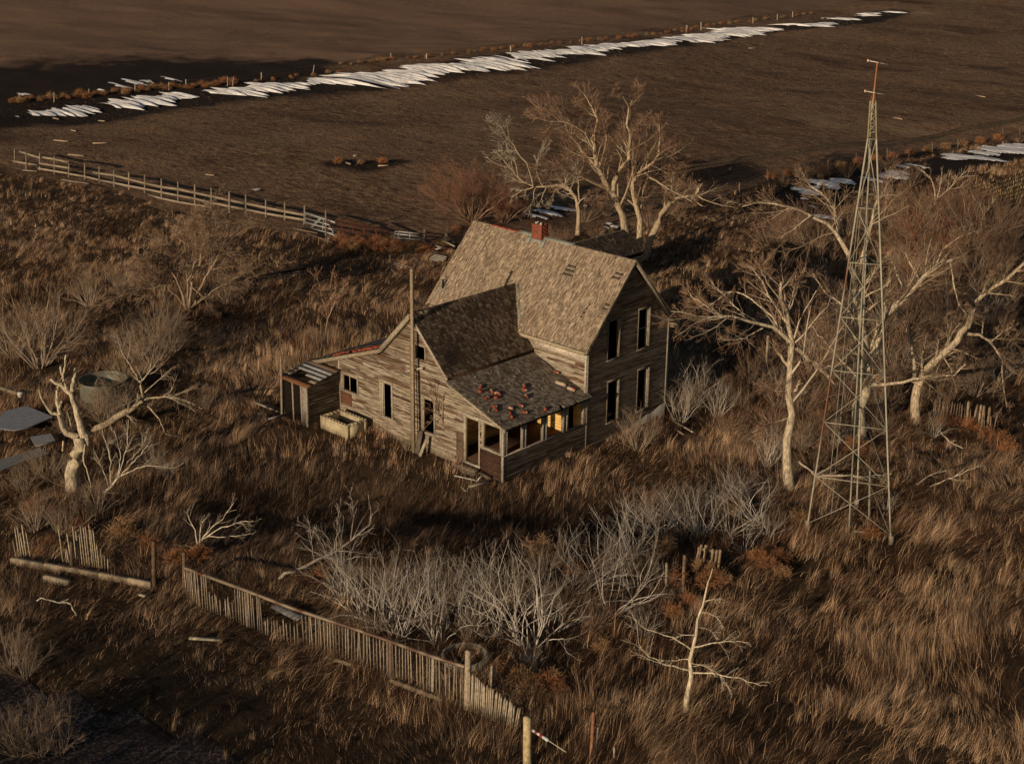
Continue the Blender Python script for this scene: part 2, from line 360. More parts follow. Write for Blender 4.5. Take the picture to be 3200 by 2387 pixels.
def shakes(name, parent, O, U, V, width, length, pal, mat, keep=None, holes=(), expo=.14, wmin=.09, wmax=.2, rough=1.0, deckcol=(.26, .21, .15), thick=.014, deck=True):
    "O eave corner, U unit along eave, V unit up the slope; keep(u,v) bool; holes (u0,u1,v0,v1)"
    O, U, V = [np.asarray(a, float) for a in (O, U, V)]; Nn = np.cross(U, V)
    if Nn[2] < 0: Nn = -Nn
    mb = MB(); n = int(length/expo)
    for i in range(n+1):
        v = i*expo; u = -.02*rng.random()-.0
        while u < width:
            w = wmin+(wmax-wmin)*rng.random()
            w = min(w, width-u+.02)
            if w < .02: break
            uc = u+w/2; vc = v+expo/2
            ok = (keep is None or keep(uc, vc)) and not any(h[0] < uc < h[1] and h[2] < vc < h[3] for h in holes)
            if ok and rng.random() < .997:
                L = expo*1.9; sl = rng.normal(0, .012)*rough; raise_ = max(0, rng.normal(.004, .008))*rough
                v0 = v-abs(rng.normal(0, .012))*rough; v1 = min(v0+L, length+.03)
                t0 = .020+raise_+thick; t1 = .010
                g = .004
                rot = rng.normal(0, .018)*rough
                P = []
                for (uu, vv, tt) in ((u+g, v0, t0+rng.normal(0, .004)*rough), (u+w-g, v0, t0), (u+w-g-rot*L, v1, t1), (u+g-rot*L, v1, t1), (u+g, v0, t0-thick-.004), (u+w-g, v0, t0-thick-.004)):
                    P.append(O+U*uu+V*vv+Nn*tt)
                c = jit(pal[rng.integers(len(pal))], .15)
                mb.add(P, [(0, 1, 2, 3), (4, 5, 1, 0), (0, 3, 4, 4)][:2], c)
            u += w
    if rough > .8:   # loose splinters lying on the roof
        for _ in range(int(width*length*1.1)):
            uc = rng.random()*width; vc = rng.random()*length
            if keep is not None and not keep(uc, vc): continue
            a = rng.normal(1.1, .6); L = .10+.16*rng.random(); d = U*math.cos(a)+V*math.sin(a)
            p = O+U*uc+V*vc+Nn*.05
            mb.bar(p-d*L/2, p+d*L/2+Nn*.02, .02+.02*rng.random(), .006, jit((.40, .34, .26), .2), up=Nn)
    o = mb.build(name, mat, parent)
    if deck:
        db = MB(); v = 0.0
        while v < length:
            bw = .17
            segs = 24; ul = np.linspace(0, width, segs+1)
            for a, b in zip(ul[:-1], ul[1:]):
                if keep is None or keep((a+b)/2, v+.08):
                    c = O+U*(a+b)/2+V*(v+bw/2)-Nn*.006
                    db.box(c, U*(b-a)/2*1.02, V*min(bw, length-v)/2, Nn*.009, jit(deckcol, .1))
            v += bw+.05
        db.build('sheathing', M['wood'], o)
        # the underside that closes the attic
        ub = MB(); st = 30; ul = np.linspace(0, width, st+1); vl = np.linspace(0, length, 9)
        for a, b in zip(ul[:-1], ul[1:]):
            for c_, d_ in zip(vl[:-1], vl[1:]):
                if keep is None or keep((a+b)/2, (c_+d_)/2):
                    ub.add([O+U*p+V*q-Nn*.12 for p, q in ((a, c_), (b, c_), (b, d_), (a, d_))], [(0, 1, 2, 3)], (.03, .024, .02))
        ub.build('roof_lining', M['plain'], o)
    return o
# ================================================================== FARMHOUSE
L_, W_, HR, TS = 9.74, 5.71, 8.10, 1.0975
XC, LW, HW, TW, XE = 4.27, 5.24, 6.23, 1.0253, 6.57
house = thing('farmhouse', 'derelict unpainted two-storey wooden farmhouse with a lower wing and glazed-in porch', 'house', (4, 0, 0))
PAL_MAIN = np.array([(.31, .245, .18), (.27, .21, .155), (.25, .195, .14), (.35, .285, .21), (.21, .16, .115), (.29, .235, .17)])
PAL_WING = np.array([(.17, .125, .088), (.215, .165, .12), (.12, .087, .062), (.27, .215, .16), (.15, .105, .072), (.09, .065, .048)])
PAL_PORCH = np.array([(.23, .195, .155), (.28, .24, .195), (.19, .155, .12), (.33, .285, .23), (.15, .12, .09)])
# --- walls
def top_front(u):   # u = x+2.95
    x = u-2.95
    a = 4.02-(2.2-x)*.364 if x < 2.2 else 0
    b = HW-.12-TW*abs(x-XC)
    c = 3.72-.3506*(x-XE)-.12 if x > 6.3 else 0
    return max(a, b, c) if x < 9.72 else c
WIN_F = [(-.62, .42, 1.42, 2.2), (2.08, 2.78, .86, 2.52), (4.86, 5.56, .92, 2.5), (4.40, 5.02, 4.2, 4.84), (7.50, 8.34, .30, 2.36), (8.58, 9.60, 1.30, 2.40)]
H_ = [(a+2.95, b+2.95, c, d) for a, b, c, d in WIN_F]
siding('front_wall', house, (-2.95, -LW, 0), (1, 0, 0), (0, -1, 0), top_front, 0, 12.69, 0, 6.2, H_, M['siding_x'], course=.125,
       pal=np.array([(.30, .255, .19), (.34, .29, .22), (.25, .205, .15), (.40, .35, .28), (.20, .155, .11), (.31, .26, .19), (.17, .105, .07)]), missing=.012)
def top_g(u): return HR-.13-TS*abs(u-W_/2)
WIN_G = [(1.36, 2.10, 3.82, 5.6), (3.46, 4.22, 3.82, 5.66), (1.45, 2.18, .82, 2.72), (3.57, 4.34, .80, 2.76)]
PAL_G = np.array([(.25, .205, .155), (.29, .245, .19), (.20, .165, .125), (.34, .29, .23), (.16, .12, .09), (.26, .21, .155)])
siding('gable_wall', house, (L_, 0, 0), (0, 1, 0), (1, 0, 0), top_g, 0, W_, 0, 8.0, WIN_G, M['siding_y'], pal=PAL_G)
siding('far_gable_wall', house, (0, 0, 0), (0, 1, 0), (-1, 0, 0), top_g, 0, W_, 0, 8.0, (), M['siding_y'], pal=PAL_G)
siding('eave_wall', house, (0, 0, 0), (1, 0, 0), (0, -1, 0), lambda u: 4.85, 0, L_, 0, 4.86, [(8.60, 9.04, .4, 2.2), (3.0, 5.6, .4, 2.4)], M['siding_x'],
      pal=np.array([(.42, .37, .29), (.36, .30, .22), (.30, .24, .17), (.17, .09, .06), (.46, .41, .33)]), course=.15)
siding('rear_wall', house, (0, W_, 0), (1, 0, 0), (0, 1, 0), lambda u: 4.85, 0, L_, 0, 4.86, [(2, 3, 1, 2.4), (6, 7, 1, 2.4)], M['siding_x'])
siding('lean_to_wall', house, (-2.95, -LW, 0), (0, 1, 0), (-1, 0, 0), lambda u: 2.15, 0, LW, 0, 2.2, [(2, 2.8, 1, 1.9)], M['siding_y'])
siding('lean_to_wall', house, (-2.95, 0, 0), (1, 0, 0), (0, 1, 0), lambda u: 2.15+.364*u*.95, 0, 2.95, 0, 3.3, [], M['siding_x'])
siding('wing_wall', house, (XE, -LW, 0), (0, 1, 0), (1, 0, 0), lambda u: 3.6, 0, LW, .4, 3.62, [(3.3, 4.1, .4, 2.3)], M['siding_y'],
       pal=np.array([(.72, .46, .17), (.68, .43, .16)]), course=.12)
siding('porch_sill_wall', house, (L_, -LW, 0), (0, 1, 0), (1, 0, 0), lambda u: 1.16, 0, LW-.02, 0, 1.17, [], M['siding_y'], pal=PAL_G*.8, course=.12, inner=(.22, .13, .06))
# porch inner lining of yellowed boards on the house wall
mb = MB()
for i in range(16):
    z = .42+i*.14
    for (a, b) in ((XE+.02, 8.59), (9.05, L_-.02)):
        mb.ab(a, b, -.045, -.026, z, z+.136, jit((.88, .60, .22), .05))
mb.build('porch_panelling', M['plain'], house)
mb = MB()
mb.ab(XE+.03, L_-.13, -LW+.13, -.05, .36, .42, (.075, .038, .024)); mb.ab(-2.8, 9.6, -LW+.13, -.02, .30, .35, (.06, .04, .03)); mb.ab(.13, L_-.13, .1, W_-.12, .30, .35, (.06, .04, .03))
mb.ab(.13, L_-.13, .1, W_-.12, 2.95, 3.1, (.05, .04, .03)); mb.ab(.13, XE-.15, -LW+.13, -.12, 2.85, 2.95, (.05, .04, .03))
mb.build('floor', M['plain'], house)
mb = MB()
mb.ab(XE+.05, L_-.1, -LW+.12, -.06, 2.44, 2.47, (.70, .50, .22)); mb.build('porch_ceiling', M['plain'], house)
# --- roofs
sl_ = math.hypot(3.16, 3.16*TS); Vm = np.array([0, 3.16, 3.16*TS])/sl_
holes_main = [(6.75, 7.35, 3.15, 3.72), (9.42, 9.90, 3.45, 4.0), (9.0, 9.13, 2.0, 2.35), (8.9, 9.07, 1.72, 2.05), (8.86, 9.0, 1.4, 1.75), (9.80, 10.1, 2.0, 2.4), (9.72, 10.0, 1.6, 1.95), (8.4, 8.55, 1.0, 1.2), (8.8, 8.95, 1.0, 1.15), (8.62, 8.78, 2.4, 2.52), (.28, .36, 2.4, 2.5), (.22, .30, 2.2, 2.3)]
def keep_main(u, v):
    x = -.21+u; y = -.30+v*Vm[1]; z = 4.63+v*Vm[2]
    return not (z < HW-TW*abs(x-XC)-.05)
roof = shakes('main_roof', house, (-.21, -.30, 4.63), (1, 0, 0), Vm, 10.17, sl_, PAL_MAIN, M['shake_y'], keep_main, holes_main, expo=.135, wmin=.05, wmax=.13, rough=1.5)
Vb = np.array([0, -3.16, 3.16*TS])/sl_
roofb = shakes('rear_roof', house, (-.21, W_+.31, 4.63), (1, 0, 0), Vb, 10.17, sl_, PAL_MAIN*.7, M['shake_y'], None, (), expo=.15)
slw = math.hypot(2.30, 2.30*TW); Vw = np.array([-2.30, 0, 2.30*TW])/slw; wl = 5.45+1.2
def keep_w(u, v):
    y = -5.45+u; z = 3.88+v*Vw[2]
    lim = 0.02 if z < 4.66 else 2.86-(8.1-z)/TS+.03
    return y < lim
shakes('wing_roof', house, (XE, -5.45, 3.88), (0, 1, 0), Vw, wl, slw, PAL_WING, M['shake_x'], keep_w, [(.45, .95, 2.95, 3.3), (.25, .5, 3.1, 3.3)], expo=.15, wmin=.08, wmax=.17, rough=.8)
Vw2 = np.array([2.30, 0, 2.30*TW])/slw
shakes('wing_roof', house, (XC-2.30, -5.45, 3.88), (0, 1, 0), Vw2, wl, slw, PAL_WING, M['shake_x'], keep_w, (), expo=.155, rough=.7)
pv = np.array([-3.48, 0, 1.22]); pl_ = np.linalg.norm(pv); pv /= pl_
def keep_p(u, v):
    if v < .5 and u > 3.2:
        return vnoise(u*6, v*2, 1, 5) < .55-.2*(u > 3.6)-(v < .15)*.2
    if v < .16: return vnoise(u*7, 0, 1, 9) < .5
    return True
porch = shakes('porch_roof', house, (10.05, -5.45, 2.50), (0, 1, 0), pv, 5.47, pl_, PAL_PORCH, M['shake_x'], keep_p, (), expo=.13, wmin=.09, wmax=.17, rough=.85)
for ch in list(porch.children):      # the lining of the porch roof must stay whole
    if ch.name.startswith('roof_lining'):
        me = ch.data
lv = np.array([5.3, 0, 5.3*.364]); ll_ = np.linalg.norm(lv); lv /= ll_
shakes('lean_to_roof', house, (-3.05, -5.45, 2.20), (0, 1, 0), lv, 5.5, ll_, PAL_PORCH, M['shake_x'], None, (), expo=.14, rough=.9)
# --- trim: rakes, fascias, corner boards, cornice returns
TR = (.33, .285, .215); TRS = (.24, .205, .155)
mb = MB()
def rake(a, b, w=.03, h=.17, col=TR, dz=-.09): a = np.array(a, float); b = np.array(b, float); a[2] += dz; b[2] += dz; mb.bar(a, b, w, h, jit(col, .1))
rake((9.95, -.30, 4.63), (9.95, 2.86, 8.10), col=TRS); mb.build('rake_board', M['wood'], house); mb = MB(); rake((9.95, W_+.31, 4.63), (9.95, 2.86, 8.10), col=TRS)
mb.build('rake_board', M['wood'], house); mb = MB(); rake((-.20, -.30, 4.63), (-.20, 2.86, 8.10)); mb.build('rake_board', M['wood'], house); mb = MB(); rake((-.20, W_+.31, 4.63), (-.20, 2.86, 8.10))
mb.build('rake_board', M['wood'], house)
mb = MB()   # soffit under the right gable overhang
for s_ in (1, -1):
    y0 = -.30 if s_ > 0 else W_+.31
    p = np.array([9.85, y0, 4.63-.10]); q = np.array([9.85, 2.86, 8.10-.10]); mb.bar(p, q, .2, .02, (.26, .20, .12), up=(0, -s_*.74, .67))
mb.bar((9.98, W_+.33, 4.50), (9.70, W_+.33, 4.50), .03, .2, TR); mb.ab(9.70, 9.99, W_+.0, W_+.33, 4.40, 4.43, (.3, .22, .14))
mb.bar((10.0, W_+.36, 4.60), (10.0, W_-.25, 4.62), .25, .03, (.34, .27, .18))
mb.build('cornice', M['wood'], house)
mb = MB(); rake((XE+.02, -5.44, 3.88), (XC, -5.44, HW+.02), col=(.42, .37, .29), h=.15); mb.build('rake_board', M['wood'], house)
mb = MB(); rake((XC-2.02, -5.44, HW-2.02*TW), (XC, -5.44, HW), h=.2); mb.bar((XC-1.95, -5.35, HW-1.95*TW-.22), (XC-.12, -5.35, HW-.34), .2, .02, (.28, .22, .15), up=(-.7, 0, .7)); mb.build('rake_board', M['wood'], house)
mb = MB(); rake((-3.05, -5.44, 2.2), (2.25, -5.44, 4.13), h=.17, col=(.30, .25, .18)); mb.bar((-3.0, -5.30, 2.10), (2.2, -5.30, 3.98), .24, .02, (.27, .21, .14), up=(-.3, 0, .9)); mb.build('rake_board', M['wood'], house)
mb = MB(); rake((XE, -5.44, 3.70), (10.05, -5.44, 2.50), h=.10, w=.03, col=(.38, .33, .25)); mb.build('rake_board', M['wood'], house)
mb = MB(); mb.ab(XE-.01, XE+.02, -5.45, 0.0, 3.70, 3.87, (.06, .035, .022)); mb.build('eave_fascia', M['wood'], house)
mb = MB(); mb.ab(.0, L_+.1, -.33, -.30, 4.44, 4.60, (.40, .34, .24)); mb.ab(XE+.1, L_-.1, -.05, -.02, 4.05, 4.45, (.58, .52, .42)); mb.build('frieze_board', M['wood'], house)
mb = MB()
for (x, y, z0, z1, c) in ((L_-.02, -.035, 2.62, 4.5, (.52, .48, .40)), (L_+.025, .045, 0, 4.85, TRS), (L_+.025, W_-.05, 0, 4.85, (.30, .27, .22)), (L_-.01, W_+.03, 0, 4.85, TRS)):
    mb = MB(); mb.ab(x-.055, x+.02, y-.05, y+.05, z0, z1, c); mb.build('corner_board', M['wood'], house)
mb = MB(); mb.ab(-.90, -.80, -LW-.035, -LW-.012, 0, 3.0, (.42, .38, .30)); mb.build('corner_board', M['wood'], house); mb = MB(); mb.ab(L_-.07, L_+.03, -LW-.03, -LW+.07, 0, 2.45, (.36, .33, .28)); mb.build('corner_board', M['wood'], house)
mb = MB()   # porch headers and posts between the openings
mb.ab(6.75, L_+.02, -LW-.03, -LW-.012, 2.40, 2.50, (.42, .37, .29)); mb.ab(L_-.06, L_+.035, -LW+.07, -.02, 2.33, 2.44, (.14, .115, .09)); mb.build('porch_header', M['wood'], house)
mb = MB(); mb.ab(L_-.08, L_+.06, -LW-.04, -.02, 1.16, 1.20, (.27, .24, .2)); mb.ab(8.40, L_+.05, -LW-.06, -LW+.06, 1.20, 1.24, (.40, .37, .31)); mb.build('porch_sill', M['wood'], house)
for (a, b) in ((-5.17, -4.98), (-4.10, -3.82), (-2.83, -2.52), (-1.52, -1.18), (-.20, -.03)):
    mb = MB(); w = (b-a); mb.ab(L_-.09, L_+.03, a, a+w*.38, 1.2, 2.34, (.29, .26, .22)); mb.ab(L_-.05, L_+.01, a+w*.38, a+w*.62, 1.2, 2.34, (.20, .175, .14)); mb.ab(L_-.09, L_+.03, a+w*.62, b, 1.2, 2.34, (.36, .33, .27)); mb.build('porch_post', M['wood'], house)
# lower porch panel on the front between the door and the corner: dark stained boards
mb = MB()
for i in range(10): mb.ab(8.42, L_-.07, -LW-.045+(.008*(i % 2)), -LW-.021, .02+i*.115, .13+i*.115, jit((.075, .042, .028), .2))
mb.build('front_panel', M['wood'], house)
mb = MB()
for i in range(13): mb.ab(6.98, 7.42, -LW-.045+(.008*(i % 2)), -LW-.021, .05+i*.115, .16+i*.115, jit((.15, .105, .075), .2))
mb.build('patched_panel', M['wood'], house)
mb = MB()
for i in range(6): mb.ab(-.80, .0, -LW-.045+(.008*(i % 2)), -LW-.021, .72+i*.115, .83+i*.115, jit((.15, .075, .045), .15))
mb.build('patched_panel', M['wood'], house)
# --- windows and doors
def frame(name, plane, u0, u1, z0, z1, sash=None, col=(.34, .30, .235), jam=(.42, .33, .2), sill=True, tw=.10):
    "plane 'f' front (y=-LW) or 'g' gable (x=L_)"
    mb = MB(); s = MB()
    def bb(b, ua, ub, za, zb, oa, ob, c):
        if plane == 'f': b.ab(ua, ub, -LW-ob, -LW-oa, za, zb, c)
        else: b.ab(L_+oa, L_+ob, ua, ub, za, zb, c)
    bb(mb, u0-tw, u0-.001, z0-.02, z1+.02, .022, .045, jit(col, .12)); bb(mb, u1+.001, u1+tw, z0-.02, z1+.02, .022, .045, jit(col, .12))
    bb(mb, u0-tw-.02, u1+tw+.02, z1+.021, z1+.02+tw, .022, .050, jit(col, .12))
    bb(mb, u0-.002, u0+.02, z0, z1, -.13, .030, jam); bb(mb, u1-.02, u1+.002, z0, z1, -.13, .030, jam)
    bb(mb, u0+.02, u1-.02, z1-.02, z1, -.13, .030, jam)
    o = mb.build(name, M['wood'], house)
    if sill:
        bb(s, u0-tw-.03, u1+tw+.03, z0-.06, z0-.021, -.1, .075, jit(col, .1)); s.build('sill', M['wood'], o)
    if sash:
        b = MB(); um = (u0+u1)/2; zm = (z0+z1)/2
        if 'v' in sash: bb(b, um-.09, um-.05, z0, z1-.02, -.06, -.03, jit(jam, .1))
        if 'h' in sash: bb(b, u0+.02, u1-.02, zm-.025, zm+.025, -.07, -.03, jit(col, .1))
        if 'l' in sash: bb(b, u0+.02, u0+.07, z0, z1-.02, -.06, -.02, (.5, .46, .38)); bb(b, u0+.09, u0+.13, z0, z1-.02, -.09, -.05, (.42, .38, .3))
        if 'r' in sash: bb(b, u1-.08, u1-.03, z0, z1-.02, -.07, -.02, (.5, .46, .38)); bb(b, u1-.14, u1-.10, z0, z1-.02, -.10, -.06, (.4, .35, .27))
        b.build('sash', M['wood'], o)
    return o
frame('window', 'f', *WIN_F[0], sash='v'); frame('window', 'f', *WIN_F[1], sash='l'); frame('window', 'f', *WIN_F[2]); frame('window', 'f', *WIN_F[3], sill=False, tw=.07)
frame('doorway', 'f', *WIN_F[4], col=(.46, .43, .37), sill=True, tw=.06)
frame('window', 'f', *WIN_F[5], col=(.42, .39, .32), sill=False, tw=.06)
GC = (.19, .16, .12)
frame('window', 'g', *WIN_G[0], jam=(.30, .22, .13), col=GC, tw=.07); frame('window', 'g', *WIN_G[1], sash='hr', jam=(.30, .26, .19), col=(.22, .19, .145), tw=.07)
frame('window', 'g', *WIN_G[2], jam=(.27, .23, .17), col=GC, tw=.08); frame('window', 'g', *WIN_G[3], sash='r', jam=(.28, .24, .18), col=GC, tw=.07)
mb = MB()
ys_ = np.linspace(3.2, W_-.06, 16); hs_ = .18+.5*np.linspace(0, 1, 16)**1.3+.05*vnoise(ys_*3, ys_*0, 1, 9)
for k in range(15): mb.add([(L_+.034, ys_[k], -.1), (L_+.034, ys_[k+1], -.1), (L_+.034, ys_[k+1], hs_[k+1]), (L_+.034, ys_[k], hs_[k]), (L_, ys_[k], hs_[k]), (L_, ys_[k+1], hs_[k+1])], [(0, 1, 2, 3), (3, 2, 5, 4)], (.34, .33, .30))
mb.build('foundation', M['concrete'], house)
mb = MB(); mb.ab(7.40, 8.50, -LW-.55, -LW-.03, .18, .24, (.2, .16, .12)); mb.ab(7.45, 8.45, -LW-.5, -LW-.03, .0, .17, (.15, .12, .09)); mb.build('doorstep', M['wood'], house)
# --- chimney at the ridge
mb = MB(); cx0, cx1, cy0, cy1 = 3.83, 4.45, 2.66, 3.10
z = 8.02; i = 0
mb.ab(cx0+.012, cx1-.012, cy0+.012, cy1-.012, 7.2, 8.72, (.30, .24, .20))
while z < 8.72:
    for side in range(4):
        if side in (0, 2): a0, a1, fixed = cx0, cx1, (cy0 if side == 0 else cy1)
        else: a0, a1, fixed = cy0, cy1, (cx0 if side == 1 else cx1)
        u = a0-(.105 if i % 2 else 0)
        while u < a1-.02:
            p, q = max(u, a0), min(u+.20, a1)
            if q-p > .03:
                c = jit((.25, .068, .036), .25)
                if side == 0: mb.ab(p, q, fixed-.0, fixed+.05, z, z+.068, c)
                elif side == 2: mb.ab(p, q, fixed-.05, fixed, z, z+.068, c)
                elif side == 1: mb.ab(fixed, fixed+.05, p+.001, q-.001, z+.0005, z+.0675, c)
                else: mb.ab(fixed-.05, fixed, p+.001, q-.001, z+.0005, z+.0675, c)
            u += .213
    z += .082; i += 1
chim = mb.build('chimney', M['brick'], house)
mb = MB(); mb.ab(cx0-.03, cx1+.03, cy0-.03, cy0-.005, 7.62, 8.04, (.27, .285, .245)); mb.ab(cx1+.005, cx1+.03, cy0, cy1, 7.6, 8.03, (.27, .285, .245))
mb.ab(cx0-.03, cx0-.005, cy0, cy1, 7.6, 8.03, (.27, .285, .245))
mb.bar((cx0-.18, 2.50, 7.80), (cx0-.18, 2.84, 8.17), .25, .02, (.27, .285, .245), up=(0, -.74, .67)); mb.bar((cx1+.14, 2.46, 7.76), (cx1+.14, 2.84, 8.17), .2, .02, (.28, .295, .25), up=(0, -.74, .67))
mb.build('flashing', M['paintmetal'], chim)
mb = MB()
for (x, y) in ((4.0, 2.78), (4.22, 2.88), (4.33, 2.74), (3.93, 2.98)): mb.ab(x-.04, x+.04, y-.03, y+.03, 8.72, 8.78+.03*rng.random(), (.62, .58, .52))
mb.build('mortar_cap', M['concrete'], chim)
mb = MB()
for (a, b) in ((2.9, 3.75), (4.5, 6.3)): mb.bar((a, 2.80, 8.15), (b, 2.80, 8.15), .14, .015, (.26, .275, .24), up=(0, -.74, .67)); mb.bar((a, 2.93, 8.15), (b, 2.93, 8.15), .14, .015, (.3, .35, .33), up=(0, .74, .67))
mb.build('ridge_cap', M['paintmetal'], house)
mb = MB()
for a in (1.15, 1.6, 2.0, 2.4): mb.bar((a, 2.84, 8.14), (a+.5, 2.84, 8.15), .12, .05, jit((.28, .055, .03), .2))
mb.build('ridge_tile', M['brick'], house)
# flashing strip beside the wing valley, vent pipe
mb = MB()
zc = lambda y: 8.1-(2.86-y)*TS
for (a, b) in ((-.05, .0), (.05, .62), (.66, 1.12)):
    yv = a; yb = b
    pa = np.array([XC+(HW-zc(yv))/TW+.14, yv, zc(yv)+.05]); pb = np.array([XC+(HW-zc(yb))/TW+.14, yb, zc(yb)+.05])
    mb.bar(pa, pb, .14, .012, (.20, .225, .195), up=(0, -.74, .67))
mb.bar((XC+.05, .95, 6.02), (XC+.6, .5, 5.62), .24, .012, (.16, .18, .155), up=(.7, 0, .7))
mb.build('valley_flashing', M['paintmetal'], house)
mb = MB(); mb.post((.28, .32, 5.2), (.28, .32, 5.78), .05, (.02, .018, .016)); vp = mb.build('vent_pipe', M['plain'], house)
mb = MB(); mb.bar((.28, .08, 5.08), (.28, .5, 5.54), .34, .012, (.30, .33, .32), up=(0, -.74, .67)); mb.build('vent_flashing', M['metal'], vp)
# ------------------------------------------------------------------ entry shed against the left front corner
shed = thing('entry_shed', 'small open-fronted board shed with half-missing roof against the left corner of the farmhouse', 'shed', (-1.8, -6.2, 0))
siding('side_wall', shed, (-.86, -7.18, 0), (0, 1, 0), (1, 0, 0), lambda u: 1.98+.17*u, 0, 1.9, 0, 2.3, (), M['siding_y'], pal=PAL_G*.8, course=.14)
siding('side_wall', shed, (-2.62, -7.18, 0), (0, 1, 0), (-1, 0, 0), lambda u: 1.9+.19*u, 0, 1.9, 0, 2.3, (), M['siding_y'], pal=PAL_G, course=.14)
mb = MB(); mb.ab(-1.22, -.86, -7.20, -7.16, 0, 1.98, (.27, .24, .20)); mb.ab(-1.30, -1.24, -7.22, -7.14, 0, 1.95, (.34, .30, .24)); mb.ab(-.9, -.82, -7.24, -7.12, 0, 2.0, (.33, .29, .24)); mb.ab(-1.95, -1.88, -7.2, -7.12, 0, 1.95, (.3, .25, .19)); mb.ab(-2.66, -2.54, -7.24, -7.12, 0, 2.0, (.2, .17, .13))
mb.build('front_post', M['wood'], shed)
def shedroof(name, y0, y1, x0, x1, col, lift=0.0):
    mb = MB(); s = lambda y: 2.03+(y+7.35)*.16+lift
    mb.bar(((x0+x1)/2, y0, s(y0)), ((x0+x1)/2, y1, s(y1)), abs(x1-x0), .03, col); return mb
o = shedroof('', -7.38, -6.95, -2.78, -.60, (.22, .105, .055)).build('roof_board', M['wood'], shed)
for (y0, y1, x0, x1, c) in ((-6.94, -6.6, -1.05, -.62, (.30, .24, .17)), (-6.94, -6.6, -2.76, -2.45, (.25, .2, .15)), (-6.58, -6.30, -1.7, -.64, (.34, .33, .31)), (-6.58, -6.3, -2.76, -2.55, (.25, .2, .15)), (-6.28, -6.0, -2.74, -.66, (.30, .31, .31)), (-5.98, -5.7, -2.74, -.66, (.36, .36, .35)), (-5.68, -5.28, -2.74, -.68, (.19, .13, .09))):
    shedroof('', y0, y1, x0, x1, c, .02*rng.random()).build('roof_board', M['wood'], shed)
# ------------------------------------------------------------------ rubble lying on the roofs
ps = (3.72-2.5)/(10.05-6.57)
pn = np.array([ps, 0, 1]); pn /= np.linalg.norm(pn)
BR = [(7.47, -4.36, 1, 'uppermost of the left stack of red bricks on the porch roof'), (7.72, -4.59, 1, 'lower brick of the left stack on the porch roof, nearest the front rake'), (7.93, -4.11, 1, 'dark red brick at the top of the middle cluster on the porch roof'), (8.07, -4.02, .7, 'pale mortared half brick in the middle cluster on the porch roof'),
      (8.19, -3.93, 1, 'right-hand red brick of the middle cluster on the porch roof'), (8.32, -4.24, 1, 'bottom red brick of the middle cluster on the porch roof'), (8.17, -4.67, 1, 'brick half sunk in the shingles left of the middle cluster'), (8.25, -2.45, 1, 'upper brick of the pair high in the centre of the porch roof'),
      (8.44, -2.62, 1, 'upright brick just under the highest central brick of the porch roof'), (8.81, -2.88, 1, 'single red brick lying square below the central pair on the porch roof'), (8.74, -4.77, 1, 'rear brick of the pair nearest the porch front corner'), (8.92, -4.86, 1, 'front brick of the pair nearest the porch front corner'),
      (9.10, -4.18, .8, 'brick with a white lime cross of mortar on the porch roof'), (9.33, -4.44, 1, 'upper brick of the low stack nearest the porch eave'), (9.55, -4.56, 1, 'lowest brick of the stack nearest the porch eave'), (9.17, -3.6, 1, 'long red brick between the two lower clusters on the porch roof'),
      (9.58, -3.8, .9, 'short orange brick near the eave in mid porch roof'), (9.79, -2.75, 1, 'lone red brick standing at the porch eave above the third opening'), (8.12, -.23, 1, 'lone dark brick against the house wall high on the porch roof')]
for i, (x, y, s, lab) in enumerate(BR):
    x += .05; z = 3.72-ps*(x-6.57)+.09
    a = rng.random()*3.14; mb = MB()
    c = jit((.27, .066, .036), .3)
    if 'pale' in lab or 'white' in lab: c = np.array((.50, .30, .22))
    d = np.array([math.cos(a), math.sin(a), 0]); d -= pn*(d@pn); d /= np.linalg.norm(d); e = np.cross(pn, d)
    tl = rng.normal(0, .15); up2 = pn*math.cos(tl)+e*math.sin(tl); e2 = np.cross(up2, d)
    mb.box((0, 0, 0), d*.115*s, e2*.055, up2*.04, c)
    if rng.random() < .6: mb.box(d*.065+up2*.010, d*.035, e2*.056, up2*.042, (.36, .25, .19))
    o = mb.build('loose_brick', M['brick']); o.location = (x, y, z); tag(o, lab, 'brick', 'loose bricks lying on the porch roof')
for (x, y, sx, sy, c, nm, lab, cat) in ((8.78, -.66, .24, .12, (.55, .47, .34), 'mortar_slab', 'pale flat slab of mortar lying on the porch roof near the house wall', 'mortar slab'), (9.25, -.50, .18, .10, (.55, .44, .36), 'brick_lump', 'whitish lump of mortared brick at the right end of the porch roof', 'rubble')):
    mb = MB(); z = 3.72-ps*(x-6.57)+.06
    e = np.array([.87, .45, 0]); e -= pn*(e@pn); e /= np.linalg.norm(e); f_ = np.cross(pn, e)
    mb.box((0, 0, 0), e*sx, f_*sy, pn*.035, c); mb.box(e*sx*.5+f_*.02, e*sx*.4, f_*sy*.8, pn*.05, np.array(c)*.9)
    if nm == 'brick_lump': mb.box(e*.1, e*.07, f_*.07, pn*.07, (.36, .08, .05))
    o = mb.build(nm, M['concrete']); o.location = (x+.05, y, z); tag(o, lab, cat)
mb = MB()
for k in range(42):
    t = rng.random()**.8; x = 1.9-4.2*t*rng.random(); y = -5.28+abs(rng.normal(0, .22)); z = 2.2+(x+3.05)*.364+.05+.06*rng.random()
    a = rng.random()*3; d = np.array([math.cos(a), math.sin(a), rng.normal(0, .2)]); d /= np.linalg.norm(d); e = np.cross([0, 0, 1], d); e /= np.linalg.norm(e)
    mb.box((x, y, z), d*.11, e*.055, np.cross(d, e)*.04, jit((.25, .07, .04), .4))
tag(mb.build('brick_rubble', M['brick']), 'heap of broken red bricks strewn along the low lean-to roof', 'rubble', kind='stuff')
